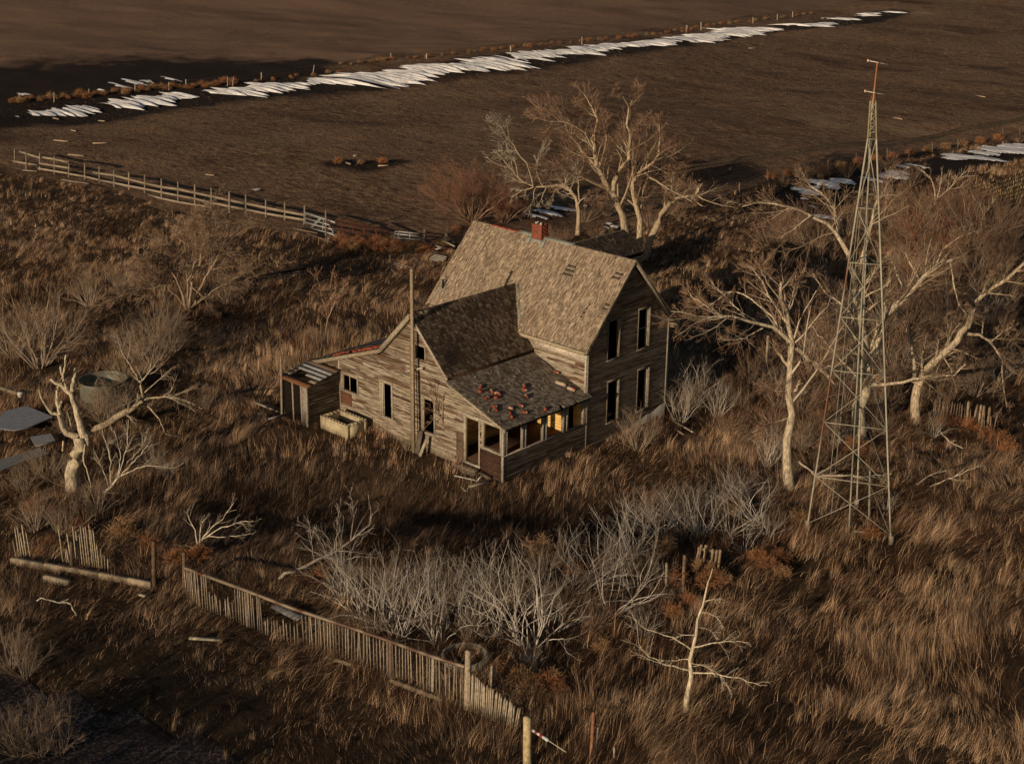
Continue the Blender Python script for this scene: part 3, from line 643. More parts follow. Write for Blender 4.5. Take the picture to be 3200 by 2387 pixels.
# ------------------------------------------------------------------ tall board pole standing against the front gable
pole = thing('service_pole', 'tall thin wooden pole standing against the front gable wall', 'pole', (4.55, -5.62, 0))
mb = MB(); mb.bar((4.72, -5.72, 0), (4.58, -5.55, 8.3), .11, .13, (.34, .27, .18)); mb.build('mast', M['wood'], pole)
mb = MB(); mb.bar((4.56, -5.66, 0), (4.47, -5.58, 4.9), .10, .05, (.24, .185, .12)); mb.build('side_board', M['wood'], pole)
mb = MB(); mb.bar((4.05, -5.50, 3.55), (5.05, -5.42, 3.95), .03, .09, (.5, .44, .35)); mb.build('cross_board', M['wood'], pole)
for (nm, lab, p, q, w, h, c) in (('leaning_board', 'wide dark board leaning on the wall right of the tall pole foot', (4.95, -5.75, 0), (4.85, -5.40, .95), .28, .03, (.16, .13, .10)), ('leaning_board', 'curled pale plank propped beside the foot of the tall pole', (5.25, -5.85, 0), (5.35, -5.45, .85), .16, .03, (.40, .34, .25))):
    mb = MB(); mb.bar(p, q, w, h, c, up=(0, -1, 0)); tag(mb.build(nm, M['wood']), lab, 'board')
# ------------------------------------------------------------------ concrete block planter box
plt = thing('block_planter', 'low rectangular box of hollow concrete blocks against the farmhouse front wall', 'planter', (.55, -6.25, 0))
def blocks(x0, x1, y0, y1, nm):
    mb = MB(); horiz = (x1-x0) > (y1-y0); n = int(round(((x1-x0) if horiz else (y1-y0))/.2))
    c = (.50, .43, .28)
    mb.ab(x0, x1, y0, y1, 0, .52, c)
    for i in range(n+1):
        t = i/n
        if horiz: xx = x0+(x1-x0)*t; mb.ab(max(x0, xx-.028), min(x1, xx+.028), y0, y1, .523, .62, jit((.46, .40, .28), .1))
        else: yy = y0+(y1-y0)*t; mb.ab(x0, x1, max(y0, yy-.028), min(y1, yy+.028), .523, .62, jit((.46, .40, .28), .1))
    if horiz:
        for yy in (y0, y1-.03): mb.ab(x0+.003, x1-.003, yy+.002, yy+.028, .523, .617, c)
    else:
        for xx in (x0, x1-.03): mb.ab(xx+.002, xx+.028, y0+.003, y1-.003, .523, .617, c)
    mb.build(nm, M['concrete'], plt)
blocks(-.36, 1.52, -6.85, -6.68, 'block_wall'); blocks(-.36, 1.52, -5.82, -5.65, 'block_wall'); blocks(-.36, -.19, -6.67, -5.83, 'block_wall'); blocks(1.35, 1.52, -6.67, -5.83, 'block_wall')
mb = MB(); mb.ab(-.18, 1.34, -6.66, -5.84, .0, .12, (.12, .11, .12)); mb.build('planter_bed', M['plain'], plt)
# ================================================================== TOWER
def lin(a, b, t): return np.asarray(a)*(1-t)+np.asarray(b)*t
tL = G(2522, 1652); tR = G(2784, 1700); tc_ = (tL+tR)/2
back = np.array([-(tR-tL)[1], (tR-tL)[0], 0]); back /= np.linalg.norm(back); tB = tc_+back*2.9; tB[2] = float(height(tB[0], tB[1]))
ctr = (tL+tR+tB)/3
def at_row(base, px, py):
    "point at photo pixel on the upright plane through base"
    return onplane(px, py, base)
tower = thing('windmill_tower', 'tall pale green three-legged steel lattice tower with two crossbars on its mast', 'tower', ctr)
GRN = (.345, .325, .25); RUST = (.26, .10, .045)
top0 = at_row(ctr, 2727, 316)      # where the legs end
n_ = np.array([FW[0], FW[1], 0]); n_ /= np.linalg.norm(n_); rt = np.array([n_[1], -n_[0], 0])
kink = .30
jL = at_row(ctr, 2710, 434); jR = at_row(ctr, 2737, 434)
hw = np.linalg.norm(jR-jL)/2; jc = (jL+jR)/2; hd = hw*1.5
jL = jc-rt*hw-n_*hd*.4; jR = jc+rt*hw-n_*hd*.4; jB = jc+n_*hd
tl = top0-rt*.10-n_*.06; tr = top0+rt*.10-n_*.06; tb = top0+n_*.12
def cmix(c1, c2, n, seed):
    t = np.clip(vnoise(np.arange(n)*1.0, np.zeros(n)+seed, 2.2, seed)*1.3+.35, 0, 1)
    return np.array(c1)[None]*(1-t[:, None])+np.array(c2)[None]*t[:, None]
def leg(a, j, t, rusty, sd):
    mb = MB(); n = 24; P = np.array([lin(a, j, k/(n-1)) for k in range(n)]); C = cmix(GRN, (.19, .085, .045), n, sd) if rusty else cmix(GRN, (.42, .41, .32), n, sd)
    if rusty: C[int(n*.78):] = np.array(GRN)*1.1
    mb.tube(P[None], np.full((1, n), .036), 6, C[None])
    P2 = np.array([lin(j, t, k/5) for k in range(6)]); mb.tube(P2[None], np.full((1, 6), .028), 6, np.tile(np.array([(.30, .28, .16)]), (6, 1))[None])
    mb.bar(a-np.array([0, 0, .1]), a+np.array([0, 0, .35]), .16, .16, (.3, .26, .2))
    mb.build('tower_leg', M['paintmetal'], tower)
leg(tL, jL, tl, True, 3); leg(tR, jR, tr, False, 4); leg(tB, jB, tb, False, 5)
# heights of the girts read off the right leg
rows = [1700, 1520, 1343, 1175, 1003, 828, 654, 546, 434]
def on_leg(a, j, z): t = (z-a[2])/(j[2]-a[2]); return lin(a, j, t)
zs = []
for r_ in rows[1:-1]:
    lo, hi = 0, 1
    for _ in range(30):
        m_ = (lo+hi)/2
        if proj(lin(tR, jR, m_))[1] > r_: lo = m_
        else: hi = m_
    zs.append(lin(tR, jR, lo)[2])
zs = [tR[2]+.35]+zs+[jc[2]]
zs = [zs[0], zs[1], zs[2], zs[3], zs[4], zs[5], zs[6], zs[-1]]
legs3 = [(tL, jL), (tR, jR), (tB, jB)]
for i in range(1, len(zs)):
    mb = MB()
    for k in range(3):
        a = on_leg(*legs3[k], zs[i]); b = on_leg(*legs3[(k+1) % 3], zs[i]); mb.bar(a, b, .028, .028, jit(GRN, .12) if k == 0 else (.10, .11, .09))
    mb.build('girt', M['paintmetal'], tower)
for i in range(len(zs)-1):
    for k in range(3):
        A = legs3[k]; B = legs3[(k+1) % 3]
        if k != 0 and i > 4: continue
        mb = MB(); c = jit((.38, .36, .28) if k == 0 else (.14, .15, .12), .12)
        if k == 0: mb.bar(on_leg(*A, zs[i]), on_leg(*B, zs[i+1]), .022, .022, c); mb.bar(on_leg(*B, zs[i]), on_leg(*A, zs[i+1])+n_*.04, .022, .022, c)
        else: mb.bar(on_leg(*A, zs[i]), on_leg(*B, zs[i+1]), .022, .022, c)
        mb.build('brace', M['paintmetal'], tower)
up3 = [(jL, tl), (jR, tr), (jB, tb)]
for i in range(5):
    t0, t1 = (i/5*.82+.0 if i else 0), ((i+1)/5)
    t0 = [0, .18, .42, .66, 1.0][i] if i < 5 else 1
    mb = MB()
    for k in range(3): mb.bar(lin(*up3[k], t0), lin(*up3[(k+1) % 3], t0), .024, .024, (.30, .28, .19))
    mb.build('girt', M['paintmetal'], tower)
for a_, b_ in ((.18, .42), (.42, .66), (.66, .98)):
    mb = MB(); mb.bar(lin(*up3[0], a_), lin(*up3[1], b_), .02, .02, (.38, .36, .27)); mb.bar(lin(*up3[1], a_), lin(*up3[0], b_)+n_*.03, .02, .02, (.38, .36, .27)); mb.build('brace', M['paintmetal'], tower)
mast0 = top0-np.array([0, 0, 1.0]); mast1 = at_row(ctr, 2742, 196)
mb = MB(); n = 10; P = np.array([lin(mast0, mast1, k/(n-1)) for k in range(n)]); mb.tube(P[None], np.full((1, n), .036), 6, cmix(RUST, (.42, .30, .2), n, 8)[None]*1.2); mb.build('mast', M['paintmetal'], tower)
mb = MB(); mb.bar(tl, lin(top0, mast1, .22), .03, .03, RUST); mb.bar(tr, lin(top0, mast1, .22), .03, .03, RUST); mb.build('mast_stay', M['paintmetal'], tower)
for (ya, yb) in (((2711, 189), (2784, 205)), ((2702, 284), (2774, 299))):
    a = at_row(ctr, *ya)-n_*.1; b = at_row(ctr, *yb)+n_*.1
    mb = MB(); mb.bar(a, b, .032, .032, (.62, .58, .48)); mb.box(a, rt*.035, n_*.03, (0, 0, .04), (.70, .5, .28)); mb.box(b, rt*.03, n_*.03, (0, 0, .025), (.05, .04, .035)); mb.box((a+b)/2, rt*.03, n_*.03, (0, 0, .03), (.10, .06, .04))
    mb.build('crossbar', M['paintmetal'], tower)
pm = G(2652, 1668)
mb = MB(); n = 22; P = np.array([lin(pm, jc+n_*.1, k/(n-1)) for k in range(n)]); mb.tube(P[None], np.full((1, n), .036), 6, cmix((.30, .29, .22), (.17, .17, .13), n, 9)[None]); mb.build('pump_pipe', M['paintmetal'], tower)
for (q0, q1) in (((2581, 1604), (2683, 660)), ((2597, 1614), (2700, 560))):
    a = G(*q0); b = onplane(q1[0], q1[1], ctr, .4); mb = MB(); mb.tube(np.array([a, lin(a, b, .5), b])[None], np.full((1, 3), .016), 5, np.array(GRN)*.7); mb.build('pump_rod', M['paintmetal'], tower)
a = G(2716, 1622); b = onplane(2718, 1470, a)
mb = MB(); mb.post(a, b, .045, (.22, .23, .17)); tag(mb.build('steel_post', M['paintmetal']), 'short plain steel post standing inside the foot of the lattice tower', 'post')
# ================================================================== FENCES
WG = (.25, .205, .15); WG2 = (.29, .24, .18)
def posts(fence, lst, tagk, r=.055, col=WG, nm='post', k=6):
    out = []
    for it in lst:
        x, y1, y0 = it[:3]; xb = it[3] if len(it) > 3 else x
        b = G(*zx(tagk, xb, y0)); zt = ztop(b, zx(tagk, x, y1)[1]); t = onplane(*zx(tagk, x, y1), b)
        mb = MB(); b2 = b-np.array([0, 0, .15]); mb.post(b2, t, r, jit(col, .2), k); mb.build(nm, M['wood'], fence); out.append((b, t))
    return out
rf = thing('rail_fence', 'weathered grey wooden rail fence running down the left edge of the pasture', 'fence', G(300, 620))
A_ = [(92, 935, 1032), (165, 953, 1078), (250, 965, 1075), (342, 985, 1098), (433, 1010, 1118), (533, 1030, 1133), (625, 1045, 1152), (717, 1070, 1178), (811, 1085, 1196), (911, 1100, 1218), (1016, 1125, 1258), (1120, 1140, 1280), (1226, 1160, 1300), (1330, 1182, 1322), (1443, 1205, 1342), (1547, 1220, 1345), (1673, 1255, 1372), (1792, 1270, 1388), (1917, 1293, 1408), (2050, 1323, 1485)]
PO = posts(rf, A_, 'A', .07)
def rails(fence, pts, w=.16, th=.03, col=WG2, nm='rail', tagk='A', off=-.08):
    "pts: pixel polyline; each piece a plank between neighbouring points; base from the nearest post"
    for (p, q) in zip(pts[:-1], pts[1:]):
        base = lambda X: min(PO, key=lambda o: abs((proj(o[0])[0])-zx(tagk, X[0], X[1])[0]))[0]
        a = onplane(*zx(tagk, *p), base(p), off); b = onplane(*zx(tagk, *q), base(q), off)
        d = (b-a)/np.linalg.norm(b-a)
        mb = MB(); mb.bar(a-d*.1, b+d*.1, th, w, jit(col, .18)); mb.build(nm, M['wood'], fence)
rails(rf, [(122, 955), (250, 995)]); rails(rf, [(270, 992), (342, 1003), (425, 1022)]); rails(rf, [(77, 1015), (165, 1030), (245, 1040)]); rails(rf, [(250, 1030), (342, 1045), (432, 1058)]); rails(rf, [(243, 1062), (342, 1078), (430, 1092)])
rails(rf, [(435, 1095), (533, 1112), (615, 1132)]); rails(rf, [(588, 1088), (717, 1105), (811, 1130), (911, 1155), (1016, 1178), (1120, 1192), (1226, 1215), (1330, 1238), (1443, 1262), (1547, 1282), (1673, 1308), (1792, 1332), (1917, 1355)])
rails(rf, [(625, 1135), (717, 1152), (811, 1172), (911, 1190), (1016, 1212), (1120, 1232), (1226, 1252), (1330, 1278), (1443, 1300), (1547, 1320), (1673, 1345), (1792, 1365), (1917, 1385)]); rails(rf, [(717, 1182), (811, 1205), (911, 1225), (1016, 1250), (1120, 1272), (1226, 1290), (1330, 1306)], col=(.27, .225, .17))
rails(rf, [(77, 1040), (125, 1065)], col=(.27, .22, .17))
for (p, q, lab) in (((145, 1078), (235, 1088), 'loose rail on the ground near the left end of the rail fence'), ((388, 1138), (560, 1165), 'long fallen rail lying in front of the fence gap')):
    a = G(*zx('A', *p)); b = G(*zx('A', *q)); mb = MB(); mb.bar(a+[0, 0, .1], b+[0, 0, .12], .15, .05, (.36, .31, .24)); tag(mb.build('fallen_rail', M['wood']), lab, 'board')
# metal gate
gb = G(*zx('K', 205, 215)); ge = G(*zx('K', 600, 385))
gate = thing('farm_gate', 'galvanised tube gate with diagonal braces hanging at the end of the rail fence', 'gate', gb)
MG = (.40, .42, .43)
def kp(x, y, t): return onplane(*zx('K', x, y), lin(gb, ge, t))
for (p, q, w) in (((210, 62), (592, 185), .13), ((205, 125), (520, 215), .08), ((203, 180), (555, 270), .08), ((200, 240), (560, 325), .08), ((200, 262), (670, 365), .08)):
    mb = MB(); mb.bar(kp(*p, 0), kp(*q, 1), .04, w, jit(MG, .1)); mb.build('gate_bar', M['metal'], gate)
for (p, q, t0, t1) in (((395, 135), (265, 270), .5, .2), ((413, 140), (285, 270), .5, .2), ((445, 150), (435, 325), .6, .6), ((495, 160), (600, 375), .7, 1), ((208, 60), (195, 265), 0, 0)):
    mb = MB(); mb.bar(kp(*p, t0), kp(*q, t1), .04, .05, jit(MG, .1)); mb.build('gate_brace', M['metal'], gate)
rp = thing('iron_panel', 'rusty red iron livestock panel leaning behind the metal gate', 'fence panel', G(*zx('K', 900, 400)))
ra, rb_ = G(*zx('K', 620, 385)), G(*zx('K', 1330, 400))
def rq(x, y): return onplane(*zx('K', x, y), lin(ra, rb_, (x-620)/710), .3)
for (p, q) in (((595, 145), (1320, 290)), ((600, 195), (1300, 330)), ((600, 255), (1250, 370)), ((610, 320), (1150, 400)), ((640, 365), (950, 410))):
    mb = MB(); mb.bar(rq(*p), rq(*q), .04, .10, (.085, .032, .02)); mb.build('panel_bar', M['wood'], rp)
for x in (680, 820, 960, 1110): mb = MB(); mb.bar(rq(x-15, 180+(x-680)*.18), rq(x+30, 360+(x-680)*.08), .05, .09, (.10, .038, .022)); mb.build('panel_upright', M['wood'], rp)
g2 = thing('feed_gate', 'short grey tube gate half sunk in red weeds left of the house', 'gate', G(*zx('K', 1530, 430))); g2a, g2b = G(*zx('K', 1330, 425)), G(*zx('K', 1720, 425))
def g2q(x, y): return onplane(*zx('K', x, y), lin(g2a, g2b, (x-1330)/390))
for (p, q) in (((1345, 295), (1725, 330)), ((1345, 325), (1720, 365)), ((1335, 375), (1700, 405)), ((1330, 410), (1600, 425))): mb = MB(); mb.bar(g2q(*p), g2q(*q), .04, .07, jit(MG, .1)); mb.build('gate_bar', M['metal'], g2)
for (p, q) in (((1348, 290), (1325, 420)), ((1400, 300), (1385, 410)), ((1535, 320), (1530, 420)), ((1722, 330), (1718, 400))): mb = MB(); mb.bar(g2q(*p), g2q(*q), .04, .06, jit(MG, .1)); mb.build('gate_upright', M['metal'], g2)
def lone_post(tagk, x, y1, xb, y0, r, lab, col=WG, k=8, nm='fence_post', cat='post'):
    b = G(*zx(tagk, xb, y0)); t = onplane(*zx(tagk, x, y1), b); mb = MB(); mb.post(b-np.array([0, 0, .2]), t, r, col, k); return tag(mb.build(nm, M['wood']), lab, cat)
lone_post('K', 1718, 270, 1718, 420, .11, 'thick grey post at the right end of the sunken tube gate'); lone_post('K', 1995, 320, 1980, 460, .13, 'stout weathered post beside the left edge of the big roof', (.34, .29, .22))
a = onplane(*zx('K', 1640, 355), G(*zx('K', 1780, 460))); b = G(*zx('K', 1780, 470)); mb = MB(); mb.bar(a, b, .25, .06, (.24, .18, .13)); tag(mb.build('leaning_plank', M['wood']), 'broad brown plank leaning against the sunken tube gate', 'board')
# far fences
ff = thing('wire_fence', 'wire fence on thin posts following the long snow drift', 'fence', FENCE_FAR_L)
fp = posts(ff, [(120, 600, 645), (340, 580, 645), (560, 560, 610), (850, 530, 585), (1063, 518, 570), (1170, 500, 555), (1432, 483, 545), (1470, 490, 545, 1462), (1645, 455, 512), (1978, 410, 468, 1968)], 'A', .07, (.36, .31, .24))
fp += posts(ff, [(345, 335, 365), (570, 340, 372), (1100, 290, 325), (1548, 233, 282), (2205, 160, 208)], 'B', .09, (.38, .33, .26))
fp += posts(ff, [(98, 160, 205), (183, 140, 192), (510, 110, 150), (663, 90, 128), (760, 75, 112)], 'C', .09, (.38, .33, .26))
def wires(fence, plist, fr=(.55, .9), r=.012, col=(.12, .10, .09)):
    for f_ in fr:
        P = np.array([lin(b, t, f_) for b, t in plist]); mb = MB(); mb.tube(P[None], np.full((1, len(P)), r), 3, col); mb.build('wire', M['plain'], fence)
wires(ff, fp)
rw = thing('pasture_fence', 'wire fence on slender dark posts along the right edge of the pasture', 'fence', G(2700, 520))
fp = posts(rw, [(425, 1150, 1215), (600, 1065, 1135, 605), (985, 1008, 1070, 975), (1160, 960, 1028), (1355, 935, 1010), (1497, 930, 985, 1490), (1640, 895, 965), (1800, 875, 930), (1940, 850, 900), (2083, 803, 868), (2190, 800, 850)], 'C', .06, (.16, .12, .09)); wires(rw, fp)
# ------------------------------------------------------------------ lath fences in front
lf = thing('picket_fence', 'long sagging fence of grey stakes under a rusty top rail in the foreground', 'fence', G(*zx('F', 1080, 700)))
# ground line and rail in full photo pixels
base_px = [zx('F', 1075, 655), zx('F', 1160, 735), zx('F', 1400, 835), zx('F', 1560, 905), zx('F', 1760, 960), zx('F', 2040, 1070), zx('G', 160, 1100), zx('G', 320, 1150), zx('G', 560, 1260), zx('G', 760, 1325)]
base_w = [G(*p) for p in base_px]
rail_px = [zx('F', 1078, 512), zx('F', 1440, 645), zx('F', 1700, 745), zx('F', 2049, 860), zx('G', 310, 935), zx('G', 560, 1025), zx('G', 750, 1085)]
bx = np.array([p[0] for p in base_px]); bw = np.array(base_w)
def base_at(px): return np.array([np.interp(px, bx, bw[:, i]) for i in range(3)])
RP = np.array([onplane(p[0], p[1], base_at(p[0])) for p in rail_px])
nn = 40; tt = np.linspace(0, 1, nn); dd = np.linspace(0, 1, len(RP)); RP2 = np.stack([np.interp(tt, dd, RP[:, i]) for i in range(3)], -1)
mb = MB(); mb.tube(RP2[None], np.full((1, nn), .06), 8, np.array([(.15, .09, .06) if vnoise(i*1.0, 0, 1.4, 3) > 0 else (.28, .22, .16) for i in range(nn)])[None]); mb.build('top_rail', M['metal'], lf)
rx = np.array([p[0] for p in rail_px]); ry = np.array([p[1] for p in rail_px])
pxs = bx[0]; kcount = 0
def stake(fence, b, h, col, lean=0.0, w=.034):
    mb = MB(); t = b+np.array([rng.normal(0, .02)+lean, rng.normal(0, .02), h]); d = t-b
    mb.bar(b-d*.08, t, w, .014, col, up=(n_[0], n_[1], 0)); mb.bar(t, t+d/np.linalg.norm(d)*.06, w*.5, .012, col, up=(n_[0], n_[1], 0)); mb.build('stake', M['wood'], fence)
    return b, t
gaps = [(zx('F', 1225, 0)[0], zx('F', 1290, 0)[0], .55), (zx('F', 1290, 0)[0], zx('F', 1375, 0)[0], .6), (zx('F', 1535, 0)[0], zx('F', 1760, 0)[0], .5)]
tot = np.linalg.norm(np.diff(bw[:, :2], axis=0), axis=1).sum(); npk = 98
# even spacing in the world
cum = np.concatenate([[0], np.cumsum(np.linalg.norm(np.diff(bw[:, :2], axis=0), axis=1))])
for i in range(npk):
    s_ = tot*(i+.3*rng.random())/npk; b = np.array([np.interp(s_, cum, bw[:, k]) for k in range(3)]); b[2] = float(height(b[0], b[1]))
    px = proj(b)[0]; zr = ztop(b, np.interp(px, rx, ry)); h = (zr-b[2])*(.93+.1*rng.random())-.05
    for g0, g1, f_ in gaps:
        if g0 < px < g1: h *= f_*(.8+.4*rng.random())
    if rng.random() < .05: continue
    stake(lf, b, h, jit((.29, .24, .18), .35))
for (tk, x, y1, xb, y0, r, c) in (('F', 1072, 420, 1072, 655, .075, (.14, .10, .07)), ('F', 1442, 640, 1442, 850, .045, (.2, .16, .12)), ('G', 318, 935, 318, 1155, .07, (.17, .12, .09)), ('G', 168, 890, 168, 1090, .05, (.34, .3, .22)), ('G', 565, 1030, 562, 1255, .05, (.34, .3, .22)), ('G', 770, 990, 762, 1330, .10, (.38, .31, .22))):
    b = G(*zx(tk, xb, y0)); t = onplane(*zx(tk, x, y1), b); mb = MB(); mb.post(b-[0, 0, .1], t, r, c, 8); mb.build('fence_post', M['wood'], lf)
pf = thing('lath_fence', 'short splayed run of pale stakes at the bottom right of the picket fence', 'fence', G(*zx('G', 900, 1390)))
e0, e1 = G(*zx('G', 775, 1340)), G(*zx('G', 1050, 1450))
for i in range(26):
    t = i/25; b = lin(e0, e1, t); b[2] = float(height(b[0], b[1])); h = (1.30-.55*t)*(.92+.12*rng.random()); stake(pf, b, h, jit((.42, .36, .27), .2), .02+.10*t, .045)
# left lath fence with its kerb of blocks
l2 = thing('lath_fence', 'broken lath fence of pale sticks above the concrete curb at lower left', 'fence', G(*zx('P', 800, 430)))
q0, q1, q2 = G(*zx('P', 120, 350)), G(*zx('P', 700, 445)), G(*zx('P', 1500, 590))
for (x, h) in [(120, .7), (150, 1.4), (175, 1.5), (205, 1.2), (225, 1.6), (265, 1.3), (590, 1.8), (600, .7), (625, .7), (650, .75), (675, 1.5), (725, 1.9), (755, 1.7), (783, 1.6), (810, 2.0), (835, 1.95), (858, 2.0), (888, 2.1), (912, 1.9), (932, 1.85), (955, 1.2), (985, 1.0), (1010, .7), (1040, .6)]:
    t = (x-120)/580 if x < 700 else 0; b = lin(q0, q1, t) if x < 700 else lin(q1, q2, (x-700)/800); b = b+np.array([FW[0], FW[1], 0])*.5; b[2] = float(height(b[0], b[1]))
    stake(l2, b, h*.86, jit((.40, .34, .24), .2), -.03*rng.random() if x > 700 else -.12, .036)
lone_post('P', 1520, 130, 1522, 580, .085, 'tall dark squared post at the right end of the curb', (.13, .085, .055)); lone_post('P', 705, 130, 708, 420, .07, 'dark round post among the pale sticks of the lath fence', (.10, .08, .06))
cb = thing('concrete_curb', 'low pale curb of concrete blocks below the broken lath fence', 'curb', q1)
for (a, b) in ((q0, lin(q0, q1, .55)), (lin(q0, q1, .57), q1), (q1, lin(q1, q2, .36)), (lin(q1, q2, .365), lin(q1, q2, .72)), (lin(q1, q2, .725), q2)):
    mb = MB(); mb.bar(a+[0, 0, .10], b+[0, 0, .10], .20, .28, jit((.40, .33, .23), .12)); mb.build('curb_block', M['concrete'], cb)
a, b = G(*zx('P', 448, 530)), G(*zx('P', 690, 570)); mb = MB(); mb.bar(a+[0, 0, .15], b+[0, 0, .12], .2, .22, (.44, .37, .26)); tag(mb.build('curb_block', M['concrete']), 'separate length of pale curb lying in grass in front of the lath fence', 'curb')
# posts of the near corner
lone_post('T', 205, 1020, 205, 1700, .125, 'thick pale split-wood corner post at the bottom edge', (.52, .42, .24)); lone_post('T', 1088, 955, 1050, 1600, .055, 'reddish round post right of the thick corner post', (.26, .13, .075)); lone_post('T', 1140, 1150, 1090, 1560, .045, 'pale wire-notched stake leaning beside the reddish post', (.46, .38, .26))
lone_post('T', 1365, 1425, 1362, 1560, .03, 'small pale peg at the bottom edge of the picture', (.5, .45, .36))
lone_post('G', 912, 1080, 905, 1210, .07, 'grey broken post stub right of the picket fence end', (.36, .3, .22)); lone_post('G', 1238, 905, 1234, 975, .06, 'short brown post stub among the pale bushes', (.26, .18, .12)); lone_post('G', 2030, 435, 2020, 640, .06, 'tall brown stake standing left of the little slatted gate', (.22, .14, .09)); lone_post('G', 1925, 480, 1922, 600, .05, 'grey stake between the pale bush and the brown stake', (.3, .25, .18))
lone_post('G', 1740, 10, 1738, 130, .03, 'thin dark steel post in the grass below the porch, right of centre', (.05, .045, .04)); lone_post('G', 1605, 20, 1603, 115, .03, 'thin dark steel post just left of a taller one below the porch', (.05, .045, .04))
wr = thing('insulated_wire', 'white wire wrapped with red and white insulators behind the thick corner post', 'wire', G(*zx('T', 330, 1300)))
wb = G(*zx('T', 205, 1700)); wa = onplane(*zx('T', 280, 1200), wb); wc = onplane(*zx('T', 720, 1490), wb, -.8)
mb = MB(); mb.tube(np.array([wa, lin(wa, wc, .5), wc])[None], np.full((1, 3), .012), 5, (.6, .55, .42)); mb.build('strand', M['plain'], wr)
for (t, c, r) in ((.03, (.62, .66, .66), .055), (.10, (.30, .03, .02), .06), (.17, (.66, .7, .7), .055), (.25, (.34, .035, .025), .065), (.33, (.62, .7, .68), .06), (.42, (.60, .68, .66), .07)):
    mb = MB(); p = lin(wa, wc, t); d = (wc-wa)/np.linalg.norm(wc-wa); mb.tube(np.array([p-d*.06, p-d*.04, p+d*.04, p+d*.07])[None], np.array([[.01, r*.7, r*.8, .015]]), 8, c); mb.build('insulator', M['paintmetal'], wr)
# slatted gate piece
sg = thing('slat_gate', 'small slatted wooden gate leaning among bare bushes left of the tower', 'gate', G(*zx('H', 210, 510)))
sb = G(*zx('H', 215, 530))
for (x, y1, x0, y0) in ((172, 375, 150, 480), (198, 378, 180, 520), (238, 400, 228, 500), (262, 405, 250, 500), (282, 405, 268, 530), (160, 395, 142, 470)):
    a = onplane(*zx('H', x, y1), sb); b = onplane(*zx('H', x0, y0), sb); mb = MB(); mb.bar(b, a, .09, .03, jit((.33, .24, .16), .2), up=(n_[0], n_[1], 0)); mb.build('slat', M['wood'], sg)
for (p, q) in (((150, 395), (285, 425)), ((145, 465), (275, 480))): mb = MB(); mb.bar(onplane(*zx('H', *p), sb, .05), onplane(*zx('H', *q), sb, .05), .04, .1, (.30, .21, .14)); mb.build('cross_rail', M['wood'], sg)
# remains of a lath fence on the right
l3 = thing('lath_fence', 'ragged row of dark sticks among red weeds at the far right', 'fence', G(*zx('E', 1900, 1180)))
r0, r1 = G(*zx('E', 1640, 1110)), G(*zx('E', 2020, 1215))
for i in range(22):
    t = i/21; b = lin(r0, r1, t); b[2] = float(height(b[0], b[1]))
    big = i in (12, 14, 16, 17, 19); stake(l3, b, (1.15 if big else .75+.3*rng.random()), jit((.33, .25, .17) if big else (.24, .17, .12), .2), rng.normal(0, .06), .11 if big else .05)
for (x, y1, x0, y0, lab) in ((605, 600, 592, 820, 'grey post behind the pale leaning limb left of the tower'), (872, 740, 858, 840, 'short grey post deep in brush between the two big right trees')):
    lone_post('E', x, y1, x0, y0, .075, lab, (.30, .24, .17))
# ================================================================== TANK, RINGS, SHEETS, SCRAP
tk = thing('stock_tank', 'round pale green corrugated metal stock tank with open top behind the dead stump', 'tank', G(313, 1240))
tb_ = G(*zx('J', 1010, 545)); tcx = tb_+np.array([FW[0], FW[1], 0])/.94*1.2; RT_ = 1.14
def ring(mb, c, prof, col, k=48, sq=1.0):
    th = np.linspace(0, 2*math.pi, k+1); V = []
    for (r, z) in prof: V.append(np.stack([c[0]+r*np.cos(th), c[1]+r*np.sin(th), np.full(k+1, c[2]+z)], -1))
    V = np.stack(V); m_, n2 = V.shape[:2]; ids = np.arange(m_*n2).reshape(m_, n2)
    mb.add(V.reshape(-1, 3), np.stack([ids[:-1, :-1], ids[:-1, 1:], ids[1:, 1:], ids[1:, :-1]], -1).reshape(-1, 4), col)
tcx[2] = float(height(tcx[0], tcx[1]))
mb = MB(); prof = [(RT_+.022*math.cos(z*6.28/.10)-.02, z) for z in np.arange(0, .85, .0125)]; prof += [(RT_+.03, .85), (RT_+.03, .89), (RT_-.02, .89), (RT_-.03, .83), (RT_-.04, .2), (.01, .2)]
ring(mb, tcx, prof, (.18, .19, .15)); mb.build('tank_shell', M['metal'], tk)
for (p, q, lab) in (((790, 375), (1250, 370), 'long pale stick lying across the rim of the stock tank'), ((940, 440), (1030, 235), 'thin forked stick poking out of the stock tank')):
    a = onplane(*zx('J', *p), tcx, -.9); b = onplane(*zx('J', *q), tcx, .2); mb = MB(); mb.tube(np.array([a, lin(a, b, .5)+[0, 0, .03], b])[None], np.array([[.03, .024, .012]]), 6, (.48, .42, .33)); tag(mb.build('stick', M['bark']), lab, 'branch')
rg = G(*zx('G', 750, 1075)); mb = MB(); rg = rg+np.array([FW[0], FW[1], 0])*.35
ring(mb, rg, [(.78, -.1), (.78, .22), (.68, .22), (.68, -.05), (.01, -.05)], (.30, .29, .23), 40); tag(mb.build('concrete_ring', M['concrete']), 'low round concrete well ring behind the stakes of the picket fence', 'well ring')
def sheet_on(pts, tagk, z, th, nm, lab, cat, mat, col):
    P = [G(*zx(tagk, *p))+np.array([0, 0, z]) for p in pts]; mb = MB(); n = len(P)
    V = P+[p-np.array([0, 0, th]) for p in P]
    mb.add(V, [tuple(range(n))], col); mb.add(V, [(i, (i+1) % n, n+(i+1) % n, n+i) for i in range(n)], np.array(col)*.7)
    return tag(mb.build(nm, mat), lab, cat)
